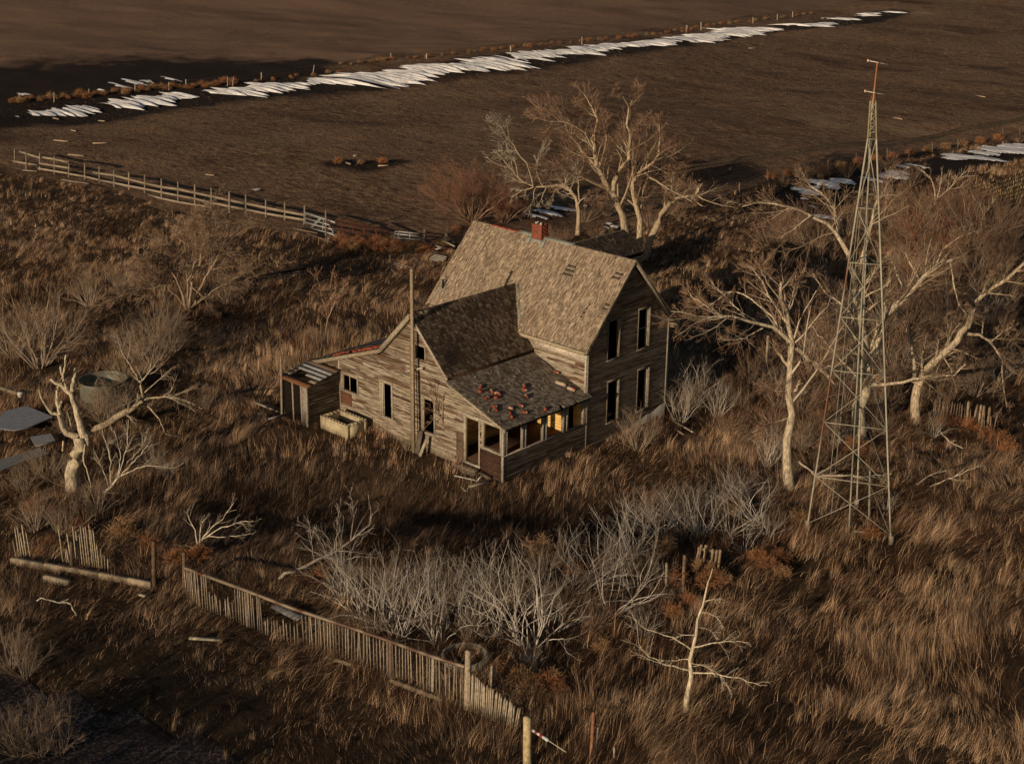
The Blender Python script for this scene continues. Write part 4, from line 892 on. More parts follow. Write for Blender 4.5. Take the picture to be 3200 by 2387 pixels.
sheet_on([(40, 700), (285, 642), (560, 755), (290, 870), (150, 895), (-60, 870)], 'J', .42, .05, 'metal_sheet', 'large blue-grey metal sheet lying in the grass at the left edge', 'metal sheet', M['paintmetal'], (.28, .30, .335))
sheet_on([(320, 960), (535, 925), (580, 1000), (380, 1055)], 'J', .40, .05, 'metal_sheet', 'small bent grey sheet below the large blue one', 'metal sheet', M['paintmetal'], (.28, .29, .295))
sheet_on([(-40, 1215), (410, 1070), (520, 1125), (260, 1210), (60, 1290), (-60, 1330)], 'J', .38, .05, 'metal_sheet', 'long dull grey sheet nearest the stump at the left edge', 'metal sheet', M['paintmetal'], (.24, .24, .225))
a = G(*zx('J', 20, 440)); b = G(*zx('J', 240, 515)); mb = MB(); mb.bar(a+[0, 0, .35], b+[0, 0, .35], .25, .12, (.30, .25, .18)); o = thing('timber_trough', 'narrow timber with a white painted end at the left edge above the blue sheet', 'timber', a)
mb.build('beam', M['wood'], o); mb = MB(); mb.bar(lin(a, b, .88)+[0, 0, .36], b+[0, 0, .36], .28, .22, (.66, .63, .58)); mb.build('painted_end', M['plain'], o)
def plank(tagk, p, q, w, th, lab, col=WG2, z=.18, nm='loose_board', mat='wood'):
    a = G(*zx(tagk, *p)); b = G(*zx(tagk, *q)); mb = MB(); mb.bar(a+[0, 0, z], b+[0, 0, z+.03], w, th, col); return tag(mb.build(nm, M[mat]), lab, 'board')
plank('M', (255, 1460), (515, 1525), .07, .03, 'long white strip of the broken V-shaped frame below the porch door', (.55, .52, .47)); plank('M', (515, 1525), (590, 1445), .07, .03, 'short white strip of the broken V-shaped frame below the porch door', (.55, .52, .47)); plank('M', (430, 1590), (635, 1535), .16, .03, 'grey plank lying nearest in front of the porch door', (.33, .30, .25))
plank('M', (335, 1590), (395, 1652), .08, .03, 'narrow grey batten in the shade left of the grey plank', (.26, .24, .2)); plank('M', (320, 1330), (420, 1420), .35, .03, 'wide dark board beside the doorstep', (.13, .10, .075)); plank('M', (560, 1420), (670, 1500), .3, .03, 'dark broken board in front of the porch corner', (.15, .11, .08))
plank('K', (1320, 715), (1560, 790), .12, .04, 'top long grey board of the collapsed pile left of the house', (.30, .27, .23)); plank('K', (1330, 740), (1500, 800), .10, .04, 'second long board of the collapsed pile left of the house', (.26, .23, .19)); plank('K', (1300, 800), (1360, 870), .12, .04, 'short board under the collapsed pile', (.22, .19, .15))
for i, (p, q) in enumerate((((1835, 630), (2000, 670)), ((1825, 645), (1990, 690)), ((1810, 660), (1975, 705)), ((1795, 675), (1960, 720)), ((1780, 690), (1900, 722)))):
    plank('K', p, q, .09, .05, ['uppermost', 'second', 'middle', 'fourth', 'lowest'][i]+' pale lath of the slatted heap at the left roof edge', jit((.44, .40, .34), .15), .25, 'loose_lath')
plank('K', (1880, 560), (1930, 600), .35, .05, 'stubby broad board above the slatted heap', (.30, .25, .19), .5); plank('K', (1960, 520), (2100, 600), .14, .05, 'long beam slanting up to the left roof edge', (.38, .32, .23), .6); plank('K', (1860, 615), (1985, 590), .16, .04, 'pale board lying across the slatted heap', (.46, .41, .33), .5)
plank('K', (80, 285), (380, 355), .3, .08, 'upper dark timber lying below the metal gate', (.17, .12, .085)); plank('K', (250, 350), (560, 470), .25, .07, 'lower dark timber lying below the metal gate', (.16, .12, .09))
plank('F', (1105, 945), (1300, 962), .14, .06, 'short bleached board in the grass below the picket fence', (.42, .37, .27)); plank('F', (815, 690), (850, 705), .14, .05, 'small bleached board scrap right of the curb', (.5, .44, .33)); plank('F', (1615, 770), (1760, 850), .5, .06, 'broad grey board lying behind the gap in the picket fence', (.20, .20, .20), .3)
plank('G', (320, 1180), (620, 1300), .14, .12, 'half-buried pale timber along the foot of the picket fence', (.34, .27, .19), .1); plank('F', (1900, 1045), (2049, 1095), .12, .1, 'pale half-buried timber left of the picket fence middle', (.36, .29, .2), .1)
plank('G', (1100, 1085), (1165, 1065), .22, .05, 'blue-grey board scrap under the pale bushes', (.26, .28, .34), .25)
plank('E', (0, 1155), (130, 1235), .08, .05, 'thin pale pole lying right of the house rear corner', (.42, .36, .28)); plank('E', (20, 1210), (70, 1250), .08, .05, 'short stick lying below the thin pale pole', (.36, .3, .22))
plank('H', (1060, 322), (1125, 330), .06, .04, 'thin bright pipe on the ground between the tower legs', (.45, .46, .44)); plank('D', (1605, 1040), (1750, 1105), .16, .05, 'grey plank on the ground left of the entry shed', (.32, .27, .2)); plank('D', (1690, 1150), (1780, 1125), .12, .04, 'bent strip on the ground in front of the shed post', (.25, .24, .22))
lone_post('D', 1768, 730, 1775, 1120, .06, 'tall thin post standing left of the entry shed', (.26, .22, .17))
lone_post('D', 463, 450, 440, 600, .07, 'dark leaning post in the shade right of the grey shrub', (.06, .045, .035)); lone_post('D', 742, 460, 738, 540, .06, 'short dark post in the shadow under the big left tree', (.05, .04, .03))
lone_post('K', 635, 660, 640, 820, .05, 'dark thin post in the grass below the metal gate', (.06, .05, .04)); lone_post('K', 905, 690, 905, 740, .05, 'short dark post in the middle distance left of the collapsed pile', (.08, .06, .05)); lone_post('K', 1278, 590, 1270, 700, .02, 'very thin pale rod beside the collapsed pile', (.4, .38, .34)); lone_post('K', 1580, 510, 1580, 620, .05, 'dark post in front of the red weeds', (.05, .04, .03))
hf = thing('fallen_fence', 'dark fallen rail on two slanting props in the grass behind the left tree', 'fence', G(*zx('D', 1780, 270)))
for (p, q, w) in (((1420, 275), (1920, 210), .08), ):
    a = G(*zx('D', p[0], p[1]+30)); b = G(*zx('D', q[0], q[1]+30)); mb = MB(); mb.bar(a+[0, 0, .45], b+[0, 0, .6], w, w, (.04, .03, .025)); mb.build('rail', M['wood'], hf)
for (x, y1, x0, y0) in ((1755, 195, 1795, 280), (1915, 195, 1945, 250)):
    b = G(*zx('D', x0, y0)); t = onplane(*zx('D', x, y1), b); mb = MB(); mb.post(b, t, .05, (.04, .03, .025), 6); mb.build('prop', M['wood'], hf)
# boards scattered over the pasture
for i, (tg, p, q, lab) in enumerate((('A', (340, 888), (430, 898), 'pale board lying alone in the upper left pasture'), ('A', (430, 978), (528, 990), 'bleached log beyond the left end of the rail fence'), ('A', (620, 765), (660, 770), 'thin pale stick below the snow at upper left'), ('A', (335, 748), (372, 758), 'reddish stick just below the left tip of the snow drift'), ('A', (585, 908), (675, 908), 'thin straight pole in the upper left pasture'), ('A', (1295, 1105), (1350, 1112), 'small pale stick in the pasture behind the rail fence'),
        ('B', (62, 1028), (92, 1042), 'left short board in the dark pasture hollow'), ('B', (265, 1050), (330, 1050), 'right short board in the dark pasture hollow'), ('B', (110, 988), (140, 985), 'tiny board above the dark pasture hollow'), ('C', (1393, 745), (1450, 758), 'board on the pasture just right of the tower top'), ('C', (1910, 605), (1970, 618), 'board far right on the pasture below the dark spot'), ('C', (480, 308), (520, 310), 'small bleached scrap in the far pasture below the snow'), ('A', (450, 825), (480, 833), 'small pale board in the far left pasture'))):
    plank(tg, p, q, .14, .10, lab, jit((.36, .28, .2), .15), .08, 'scattered_board')
# outbuilding roof behind the ridge
ob = thing('outbuilding', 'small dark shingled outbuilding showing its roof behind the main ridge', 'shed', G(1850, 830))
def atz(px, py, z): d = ray(px, py); return CAM+d*((z-CAM[2])/d[2])
r0_ = atz(1752, 772, 2.9); r1_ = atz(1903, 708, 2.9); Lu = float(r1_[1]-r0_[1]); xr_ = float(r0_[0]); y0_ = float(r0_[1]); run = 1.75; rise = 1.0; sl3 = math.hypot(run, rise)
PAL_OB = np.array([(.085, .068, .055), (.12, .095, .075), (.065, .052, .042)])
shakes('roof', ob, (xr_+run, y0_, 2.9-rise), (0, 1, 0), np.array([-run, 0, rise])/sl3, Lu, sl3, PAL_OB, M['shake_x'], None, (), expo=.2, wmin=.12, wmax=.25, rough=.9)
shakes('roof', ob, (xr_-run, y0_, 2.9-rise), (0, 1, 0), np.array([run, 0, rise])/sl3, Lu, sl3, PAL_OB, M['shake_x'], None, (), expo=.2, wmin=.12, wmax=.25, rough=.6)
siding('wall', ob, (xr_+run-.15, y0_+.1, 0), (0, 1, 0), (1, 0, 0), lambda u: 1.6, 0, Lu-.2, 0, 1.6, (), M['siding_y'], pal=PAL_G*.7, course=.15)
siding('wall', ob, (xr_-run+.15, y0_+.1, 0), (0, 1, 0), (-1, 0, 0), lambda u: 1.6, 0, Lu-.2, 0, 1.6, (), M['siding_y'], pal=PAL_G*.7, course=.15)
for yy, sg_ in ((y0_+.1, -1), (y0_+Lu-.1, 1)): siding('wall', ob, (xr_-run+.15, yy, 0), (1, 0, 0), (0, sg_, 0), lambda u: 2.75-abs(u-run+.15)*rise/run, 0, 2*run-.3, 0, 2.8, (), M['siding_x'], pal=PAL_G*.7, course=.15)
# ================================================================== SNOW
def snow(name, label, blobs, sdir, thick=.22, step=.22, seed=1, ragged=.75, dz=.12):
    "blobs: (px, py, halfwidth px, halfheight px) in full photo pixels; sdir streak direction in the world"
    W = []
    for (x, y, hx, hy) in blobs:
        c = G(x, y); e = G(x+hx, y+hx*.16); f_ = G(x, y-hy)
        W.append((c, np.hypot(*(e-c)[:2]), np.hypot(*(f_-c)[:2])))
    sd = np.array(sdir[:2], float); sd /= np.linalg.norm(sd); pd = np.array([-sd[1], sd[0]])
    xs = [w[0][0] for w in W]; ys = [w[0][1] for w in W]; mx = max(max(w[1], w[2]) for w in W)*1.5
    # work in rotated coordinates
    UV = [(w[0][0]*sd[0]+w[0][1]*sd[1], w[0][0]*pd[0]+w[0][1]*pd[1], w[1], w[2]) for w in W]
    u0 = min(a[0]-a[2]*1.6 for a in UV); u1 = max(a[0]+a[2]*1.6 for a in UV); v0 = min(a[1]-max(a[3], .6)*2 for a in UV); v1 = max(a[1]+max(a[3], .6)*2 for a in UV)
    u = np.arange(u0, u1, step*2.2); v = np.arange(v0, v1, step); U, V = np.meshgrid(u, v)
    F = np.full(U.shape, -9.)
    for (a, b, ru, rv) in UV:
        F = np.maximum(F, 1-((U-a)/(ru*1.15))**2-((V-b)/rv)**2)
    ks = 4.5 if thick > .3 else 5
    nz = vnoise(U, V*ks, 11.0 if thick > .3 else 5, seed)*.75+vnoise(U, V*ks*1.3, 5.0, seed+1)*.5+vnoise(U, V*6, 1.6, seed+2)*.2
    F = F+nz*ragged-.12
    X = U*sd[0]+V*pd[0]; Y = U*sd[1]+V*pd[1]
    Vc = np.zeros(U.shape); Wt = np.zeros(U.shape)+1e-9
    for (a, b, ru, rv) in UV:
        g_ = np.exp(-((U-a)/max(ru, 2.5))**2); Vc += g_*b; Wt += g_
    rv_m = np.mean([w[3] for w in UV]); back = np.clip((V-Vc/Wt)/rv_m*np.sign(pd@FW[:2])*.5+.55, 0, 1)
    Z = height(X, Y)+dz+(thick*back*np.clip(F*1.6, 0, 1)**.8 if thick > .3 else thick*np.clip(F, 0, 1)**.7)+.035*vnoise(U, V*3, 1.2, seed+5)*(F > .1)
    ids = np.arange(U.size).reshape(U.shape); ok = (F > 0)
    m_ = ok[:-1, :-1] & ok[1:, :-1] & ok[1:, 1:] & ok[:-1, 1:]
    q = np.stack([ids[:-1, :-1], ids[:-1, 1:], ids[1:, 1:], ids[1:, :-1]], -1)[m_]
    if len(q) == 0: return
    uq, inv = np.unique(q, return_inverse=True)
    mb = MB(); mb.add(np.stack([X.ravel()[uq], Y.ravel()[uq], Z.ravel()[uq]], -1), inv.reshape(-1, 4), (.92, .92, .92))
    o = mb.build(name, M['snow'], smooth=True); tag(o, label, 'snow', kind='stuff'); return o
M['snow'] = vmat('old_snow', .7, (1.5, 1.5, 1.5), .16, 1.0, .15, .3, [((.8, .8, .8), .60, .75, (.55, .50, .44))])
sA = G(*zx('A', 1350, 572)); sB = G(*zx('A', 1560, 606)); SD = sB-sA
def strip(tagk, pts):
    out = []
    pts = [(pts[0][0]-4, pts[0][1], .01)]+list(pts)+[(pts[-1][0]+4, pts[-1][1], .01)]
    for (x, y, h) in pts: X, Y = zx(tagk, x, y); out.append((X, Y, max(20, h*1.5), h*.5))
    return out
def dense(bl, n=3):
    out = []
    for a, b in zip(bl[:-1], bl[1:]):
        if abs(b[0]-a[0]) > 110: out.append(a); continue
        for k in range(n): out.append(tuple(a[i]+(b[i]-a[i])*k/n for i in range(4)))
    return out+[bl[-1]]
main = strip('A', [(160, 718, 9), (300, 735, 17), (390, 715, 28), (470, 700, 32), (590, 688, 12)])+strip('A', [(650, 668, 20), (780, 675, 34), (900, 650, 30), (1050, 630, 28), (1180, 612, 26), (1290, 622, 6)])+strip('A', [(1300, 590, 10), (1380, 592, 28), (1480, 592, 38), (1560, 572, 24), (1650, 570, 30), (1750, 552, 42), (1830, 545, 22), (1920, 528, 9), (2000, 520, 14), (2060, 520, 34), (2215, 520, 44)])
main += strip('B', [(100, 512, 46), (200, 505, 44), (300, 495, 44), (430, 480, 30), (500, 455, 42), (600, 440, 44), (700, 430, 48), (790, 435, 26), (860, 418, 22), (950, 410, 34), (1100, 405, 38), (1190, 400, 26)])+strip('B', [(1050, 372, 14), (1150, 362, 20), (1300, 348, 32), (1380, 338, 16), (1450, 335, 26), (1520, 330, 20), (1600, 308, 22), (1700, 298, 18), (1800, 292, 26), (1900, 284, 20), (2000, 275, 32), (2100, 262, 14), (2200, 250, 28)])
main += strip('C', [(60, 262, 26), (160, 252, 26), (250, 232, 26), (350, 222, 24), (450, 200, 28), (530, 192, 22), (620, 184, 14)])+strip('C', [(760, 168, 16), (830, 168, 26), (900, 168, 18), (1000, 152, 11)])+strip('C', [(960, 124, 8), (1050, 124, 14), (1130, 124, 10)])+strip('C', [(1150, 106, 8), (1240, 100, 14), (1310, 104, 12)])+strip('C', [(1300, 82, 6), (1420, 82, 12)])
def snow_strip(name, label, pts, sdir, seed=5, dv=.13):
    "drift made of overlapping tongues: for every step across the wind the tongue reaches a different length"
    sd = np.array(sdir[:2], float); sd /= np.linalg.norm(sd); pd = np.array([-sd[1], sd[0]])
    Q = []
    for (x, y, hx, hy) in pts: c = G(x, y); pm_ = FPX/proj(c)[2]; Q.append((c[0]*pd[0]+c[1]*pd[1], c[0]*sd[0]+c[1]*sd[1], hy*2.4*1.15/pm_*1.85))
    Q = np.array(sorted(Q)); v = np.arange(Q[0, 0]-.5, Q[-1, 0]+.5, dv); uc = np.interp(v, Q[:, 0], Q[:, 1]); w0 = np.interp(v, Q[:, 0], Q[:, 2])
    z0_ = v*0
    per = 1.5+0*v; ph = v/1.15+.9*vnoise(v, z0_, 3.1, seed); saw = ph-np.floor(ph); kid = np.floor(ph)
    shift = 1.5*vnoise(kid*1.7, z0_, 1, seed+1); reach = 1.05+.40*vnoise(kid*2.3, z0_+4, 1, seed+2)
    lo = w0*reach*(.95+.55*vnoise(v, z0_+9, .33, seed+3))*(1-.25*saw)-shift*.5; hi = w0*reach*(.95+.55*vnoise(v, z0_+3, .3, seed+4))*(.8+.25*saw)+shift*.5
    ok = (w0 > .55) & (lo+hi > .5); K = 9; t = np.linspace(0, 1, K)
    U = uc[:, None]-lo[:, None]+(lo+hi)[:, None]*t[None]; V = v[:, None]+0*U
    X = U*sd[0]+V*pd[0]; Y = U*sd[1]+V*pd[1]; sgn = 1 if pd@FW[:2] > 0 else -1; sw = saw if sgn > 0 else 1-saw
    Z = height(X, Y)+.12+(4*t*(1-t))[None]**.6*(.05+.28*sw[:, None]*np.clip(w0[:, None]/3, .3, 1.1))+.03*vnoise(U, V, .8, seed+6)
    ids = np.arange(U.size).reshape(U.shape); m_ = (ok[:-1] & ok[1:])[:, None] & np.ones((1, K-1), bool)
    q = np.stack([ids[:-1, :-1], ids[:-1, 1:], ids[1:, 1:], ids[1:, :-1]], -1)[m_]; uq, inv = np.unique(q, return_inverse=True)
    mb = MB(); mb.add(np.stack([X.ravel()[uq], Y.ravel()[uq], Z.ravel()[uq]], -1), inv.reshape(-1, 4), (.94, .94, .94))
    o = mb.build(name, M['snow']); tag(o, label, 'snow', kind='stuff'); return o
snow_strip('snow_drift', 'long white drift of old snow lying in overlapping tongues across the pasture', main, SD)
def bl(tagk, lst): return [(*zx(tagk, x, y), hx*ZT[tagk][2], hy*ZT[tagk][2]) for x, y, hx, hy in lst]
snow('snow_patch', 'streaky snow patches at the right edge beyond the pasture fence', bl('C', [(2110, 925, 60, 14), (2080, 955, 140, 16), (1820, 990, 110, 14), (1900, 1000, 160, 16), (1960, 975, 90, 12), (2240, 940, 120, 20), (1780, 1012, 60, 8)]), SD, .12, .16, 21, .8)
snow('snow_patch', 'thin broken snow patches between the tower and the right edge', bl('C', [(1430, 1060, 55, 8), (1520, 1053, 60, 5), (1590, 1070, 40, 4), (1410, 1100, 70, 26), (1350, 1120, 80, 20), (1440, 1130, 60, 16), (1250, 1140, 90, 8)]), SD, .12, .14, 31, .8)
snow('snow_patch', 'large torn snow patches left of the tower behind bare trees', bl('C', [(1080, 1150, 110, 18), (950, 1165, 120, 22), (900, 1185, 80, 20), (1000, 1195, 60, 14), (830, 1210, 100, 12), (860, 1235, 70, 14), (830, 1262, 60, 9), (880, 1312, 40, 9), (950, 1375, 80, 11), (1020, 1390, 50, 7), (770, 1195, 50, 5)]), SD, .14, .14, 41, .8)
snow('snow_patch', 'blue-white snow strip in the shade behind the leaning tree beyond the roof', bl('B', [(1250, 1370, 90, 9), (1340, 1350, 110, 11), (1440, 1333, 90, 8), (1560, 1305, 60, 5), (1680, 1290, 60, 6), (1710, 1420, 40, 8), (1760, 1440, 40, 7), (1690, 1445, 30, 5)]), SD, .12, .14, 51, .85)
snow('snow_patch', 'thin bluish snow streaks beyond the far fence at upper left', bl('A', [(930, 520, 50, 8), (860, 530, 110, 8), (760, 548, 120, 6), (900, 538, 80, 5), (1080, 508, 80, 4), (620, 572, 90, 3), (150, 605, 40, 8), (90, 578, 40, 3)]), SD, .1, .25, 61, .8)
snow('snow_patch', 'tiny snow scrap in the pasture behind the rail fence', bl('A', [(1612, 1205, 22, 9), (110, 743, 25, 4)]), SD, .06, .12, 71, .5)
bn = lambda lst, tagk='A': [G(*zx(tagk, *p)) for p in lst]
M['rut'] = gmat('worn_track', (.17, .125, .075), [((2, 3, 2), .45, .6, (.08, .055, .035), 4)], .6, 4, .05)
for dy in (0, 22):
    ribbon('wheel_track', bn([(-60, 1085+dy), (400, 1000+dy), (800, 945+dy*.9), (1300, 900+dy*.8), (1700, 845+dy*.7), (2147, 755+dy*.6), (2400, 715+dy*.6)], 'C'), [.25, .4, .35, .4, .35, .4, .3], .07, (.1, .1, .1), M['rut'])
# ================================================================== GRASS
HOUSE_FP = [(-2.95, -5.3), (9.8, -5.3), (9.8, 5.8), (-.1, 5.8), (-.1, .1), (-2.95, .1)]
SHED_FP = [(-2.7, -7.2), (-.8, -7.2), (-.8, -5.2), (-2.7, -5.2)]
SHEET_FP = [G(*zx('J', *p)) for p in [(-60, 720), (285, 670), (520, 760), (290, 850), (100, 880), (-60, 860)]]
DITCH = gp([(560, 1290), (700, 1165), (1000, 1105), (1400, 1030), (1700, 985), (2300, 885), (2300, 985), (1900, 1070), (1500, 1140), (1250, 1180), (1080, 1240), (1060, 1420), (850, 1410), (700, 1300)], 'C')
def tall_mask(x, y):
    m_ = ~inpoly(x, y, DITCH) & ~inpoly(x, y, PAST) & ~inpoly(x, y, PLOUGH) & ~inpoly(x, y, STUB) & ~inpoly(x, y, HOUSE_FP) & ~inpoly(x, y, SHED_FP) & ~(inpoly(x, y, SHEET_FP) & (vnoise(x, y, .9, 77) < .25))
    return m_
def infront(x, y, z, mg=130):
    d = np.stack([x-CAM[0], y-CAM[1], z-CAM[2]], -1); w = d@FW
    px = 1600+FPX*(d@RT)/w; py = 1193.5-FPX*(d@UP)/w
    return (w > 5) & (px > -mg) & (px < 3200+mg) & (py > -mg) & (py < 2387+mg*1.6), w
def blades(base, az, h, lean, w, col, n=3, saz=None):
    m_ = len(base); t = np.linspace(0, 1, n)
    d = np.stack([np.cos(az), np.sin(az), np.zeros(m_)], -1)
    hz = h[:, None]*(t-.42*lean[:, None]*t**2); hx = h[:, None]*lean[:, None]*t**1.6*.95
    P = base[:, None, :]+d[:, None, :]*hx[..., None]; P[..., 2] += hz
    sa = az+math.pi/2+rng.normal(0, .8, m_) if saz is None else saz
    s = np.stack([np.cos(sa), np.sin(sa), np.zeros(m_)], -1)
    ww = w[:, None]*np.array([1, .8, .12] if n == 3 else ([1, .9, .6, .1] if n == 4 else [1, .2]))[None]
    A = P-s[:, None, :]*ww[..., None]/2; B = P+s[:, None, :]*ww[..., None]/2
    V = np.stack([A, B], 2).reshape(-1, 3); ids = np.arange(m_*n*2).reshape(m_, n, 2)
    q = np.stack([ids[:, :-1, 0], ids[:, :-1, 1], ids[:, 1:, 1], ids[:, 1:, 0]], -1).reshape(-1, 4)
    return V, q, np.repeat(col, n*2, axis=0)
PALG = np.array([(.72, .50, .31), (.46, .305, .185), (.29, .175, .105), (.15, .085, .05), (.38, .29, .205), (.24, .10, .05), (.085, .05, .033)])
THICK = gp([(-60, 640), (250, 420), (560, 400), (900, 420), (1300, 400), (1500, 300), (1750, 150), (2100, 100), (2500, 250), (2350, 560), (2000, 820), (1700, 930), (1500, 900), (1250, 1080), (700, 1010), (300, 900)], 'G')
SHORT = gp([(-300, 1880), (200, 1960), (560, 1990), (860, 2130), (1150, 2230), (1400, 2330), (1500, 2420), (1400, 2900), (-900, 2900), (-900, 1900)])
YARD_SHADE = gp([(560, 1600), (600, 1500), (760, 1430), (1000, 1440), (1300, 1470), (1500, 1530), (1750, 1545), (1950, 1600), (2060, 1700), (1900, 1800), (1600, 1740), (1250, 1740), (900, 1800), (600, 1760)])  # grass inside is coloured darker, painting in the broad yard shadow
def grass_field():
    N = 150000
    x = rng.uniform(-95, 60, N*4); y = rng.uniform(-48, 90, N*4); z = height(x, y)
    ok, w = infront(x, y, z, 380); ok &= tall_mask(x, y); x, y, z, w = x[ok], y[ok], z[ok], w[ok]
    keepp = np.minimum(1, (50/w)**.9)*.68; k = rng.random(len(x)) < keepp; x, y, z, w = x[k], y[k], z[k], w[k]
    zone = np.clip(vnoise(x, y, 8, 20)*.9+vnoise(x, y, 3.0, 21)*.5, -1, 1)     # + standing, - matted down
    gr = inpoly(x, y, GRAV); sh = inpoly(x, y, SHORT); bare = vnoise(x, y, 4, 33)*.8+.5*vnoise(x, y, 1.5, 34)
    dark = np.clip((bare-.05)*2.2, 0, 1)
    k = (rng.random(len(x)) > dark*.75) & (~gr | (rng.random(len(x)) < .05))
    x, y, z, w, zone, gr, sh = [a[k] for a in (x, y, z, w, zone, gr, sh)]
    tuft = rng.random(len(x)) < .14
    nb = np.where(tuft, 34, 15); idx = np.repeat(np.arange(len(x)), nb); m_ = len(idx)
    rad = np.abs(rng.normal(0, .26, m_))*np.where(tuft[idx], .45, 1); a0 = rng.uniform(0, 6.283, m_)
    bx_ = x[idx]+rad*np.cos(a0); by_ = y[idx]+rad*np.sin(a0); bz = height(bx_, by_)
    ins = inpoly(bx_, by_, HOUSE_FP) | inpoly(bx_, by_, SHED_FP)
    flow = 1.25+1.3*vnoise(x, y, 6, 22)+1.9*vnoise(x, y, 1.9, 23)*(1-.6*np.clip(zone, 0, 1))+rng.normal(0, .4, len(x))
    az = flow[idx]+rng.normal(0, .42, m_)
    lean_c = np.clip(1.0-.75*zone+rng.normal(0, .15, len(x)), .12, 1.3); lean_c = np.where(tuft, lean_c*.6, lean_c)
    lean = np.clip(lean_c[idx]+rng.normal(0, .18, m_), .03, 1.35)
    hc = np.clip(.48+.18*vnoise(x, y, 1.7, 64)+.12*zone+.10*vnoise(x, y, 4, 24)+rng.normal(0, .12, len(x)), .14, .95); hc = np.where(tuft, hc*1.25, hc)
    hc = hc*np.clip(1.25-(w-45)/110, .62, 1.0); hc = np.where(inpoly(x, y, THICK), hc*.7, hc); hc = np.where(sh, hc*.5, hc); hc = np.where(gr, .12, hc)
    near_h = np.clip((np.maximum(np.maximum(-3.4-x, x-9.9), np.maximum(-7.4-y, y-6))-0.0)/1.6, 0, 1); hc = hc*(.62+.38*near_h)
    h = hc[idx]*rng.uniform(.55, 1.25, m_)
    wd = .0064*(w[idx]/60)**.7*rng.uniform(.6, 1.7, m_)
    x_ = x+rng.normal(0, .9, len(x)); y_ = y+rng.normal(0, .9, len(x)); shade_clump = inpoly(x_, y_, YARD_SHADE); pn1 = vnoise(x, y, 12, 25); pn2 = vnoise(x, y, 4, 26); pn3 = vnoise(x, y, 1.3, 27)
    t = np.clip(1.9-.9*zone+.7*pn2+.9*pn3+rng.normal(0, .9, len(x)), 0, 3.99)
    c0 = PALG[np.floor(t).astype(int)]; grey = rng.random(len(x)) < .22; c0[grey] = PALG[4]; rust = (vnoise(x, y, 4, 28) > .35) & (rng.random(len(x)) < .30); c0[rust] = PALG[5]; dk = rng.random(len(x)) < .10; c0[dk] = PALG[6]
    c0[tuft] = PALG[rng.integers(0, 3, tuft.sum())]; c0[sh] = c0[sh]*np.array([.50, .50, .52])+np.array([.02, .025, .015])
    col = c0[idx]*rng.uniform(.6, 1.4, m_)[:, None]; u_ = rng.random(m_); fr_ = np.clip(.50+.65*vnoise(x, y, 2.8, 61)+.45*vnoise(x, y, .9, 62), .08, .95)[idx]; dd_ = u_ < fr_; col[dd_] = PALG[3]*rng.uniform(.35, 1.0, dd_.sum())[:, None]; uu_ = u_ > .90; col[uu_] = PALG[0]*rng.uniform(.9, 1.35, uu_.sum())[:, None]; thk = inpoly(x_, y_, THICK); hc = hc*1.0; tk_ = thk[idx] & (rng.random(m_) < .8); col[tk_] = col[tk_]*np.array([.5, .46, .46]); shade_blade = shade_clump[idx]; col[shade_blade] = col[shade_blade]*np.array([.42, .42, .46])
    g = ~ins
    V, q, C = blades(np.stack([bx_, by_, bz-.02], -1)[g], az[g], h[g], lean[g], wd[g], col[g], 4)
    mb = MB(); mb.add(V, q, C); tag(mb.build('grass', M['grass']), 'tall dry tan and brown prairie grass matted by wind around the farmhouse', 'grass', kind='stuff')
    print('blades', g.sum())
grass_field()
def pasture_tufts():
    N = 420000; x = rng.uniform(-150, 30, N); y = rng.uniform(0, 190, N); z = height(x, y)
    ok, w = infront(x, y, z, 40); ok &= inpoly(x, y, PAST); x, y, z, w = x[ok], y[ok], z[ok], w[ok]
    p = np.clip((75/w)**1.2, 0, 1)*(.45+.5*vnoise(x, y, 8, 40)); k = rng.random(len(x)) < p; x, y, z, w = [a[k] for a in (x, y, z, w)]
    m_ = len(x); c = np.array([(.26, .18, .11), (.18, .125, .075), (.34, .25, .155), (.10, .065, .04)])[rng.integers(0, 4, m_)]*rng.uniform(.7, 1.2, m_)[:, None]
    V, q, C = blades(np.stack([x, y, z], -1), rng.uniform(0, 6.28, m_), rng.uniform(.05, .12, m_), rng.uniform(.3, 1.2, m_), .055*rng.uniform(.5, 1.4, m_)*(w/90), c, 2)
    mb = MB(); mb.add(V, q, C); tag(mb.build('pasture_grass', M['grass']), 'short sparse grazed tufts over the brown pasture', 'grass', kind='stuff'); print('tufts', m_)
pasture_tufts()
def stubble():
    a = STUB[0]; b = STUB[3]; d = (b-a)[:2]; d /= np.linalg.norm(d); p = np.array([-d[1], d[0]]); X = []; 
    for r_ in np.arange(-25, 25, .76):
        s = np.arange(-5, 60, .09); X.append(a[:2]+d*s[:, None]+p*(r_+rng.normal(0, .06, len(s)))[:, None])
    X = np.concatenate(X); k = inpoly(X[:, 0], X[:, 1], STUB); X = X[k]; ok, w = infront(X[:, 0], X[:, 1], height(X[:, 0], X[:, 1]), 60); X = X[ok]; m_ = len(X)
    c = np.array([(.44, .33, .17), (.36, .25, .12), (.28, .2, .1)])[rng.integers(0, 3, m_)]
    V, q, C = blades(np.column_stack([X, height(X[:, 0], X[:, 1])]), rng.uniform(0, 6.28, m_), rng.uniform(.15, .38, m_), rng.uniform(.05, .5, m_), rng.uniform(.05, .09, m_), c, 2)
    mb = MB(); mb.add(V, q, C); tag(mb.build('crop_stubble', M['grass']), 'rows of cut golden stubble in the field at the right edge', 'stubble', kind='stuff')
stubble()
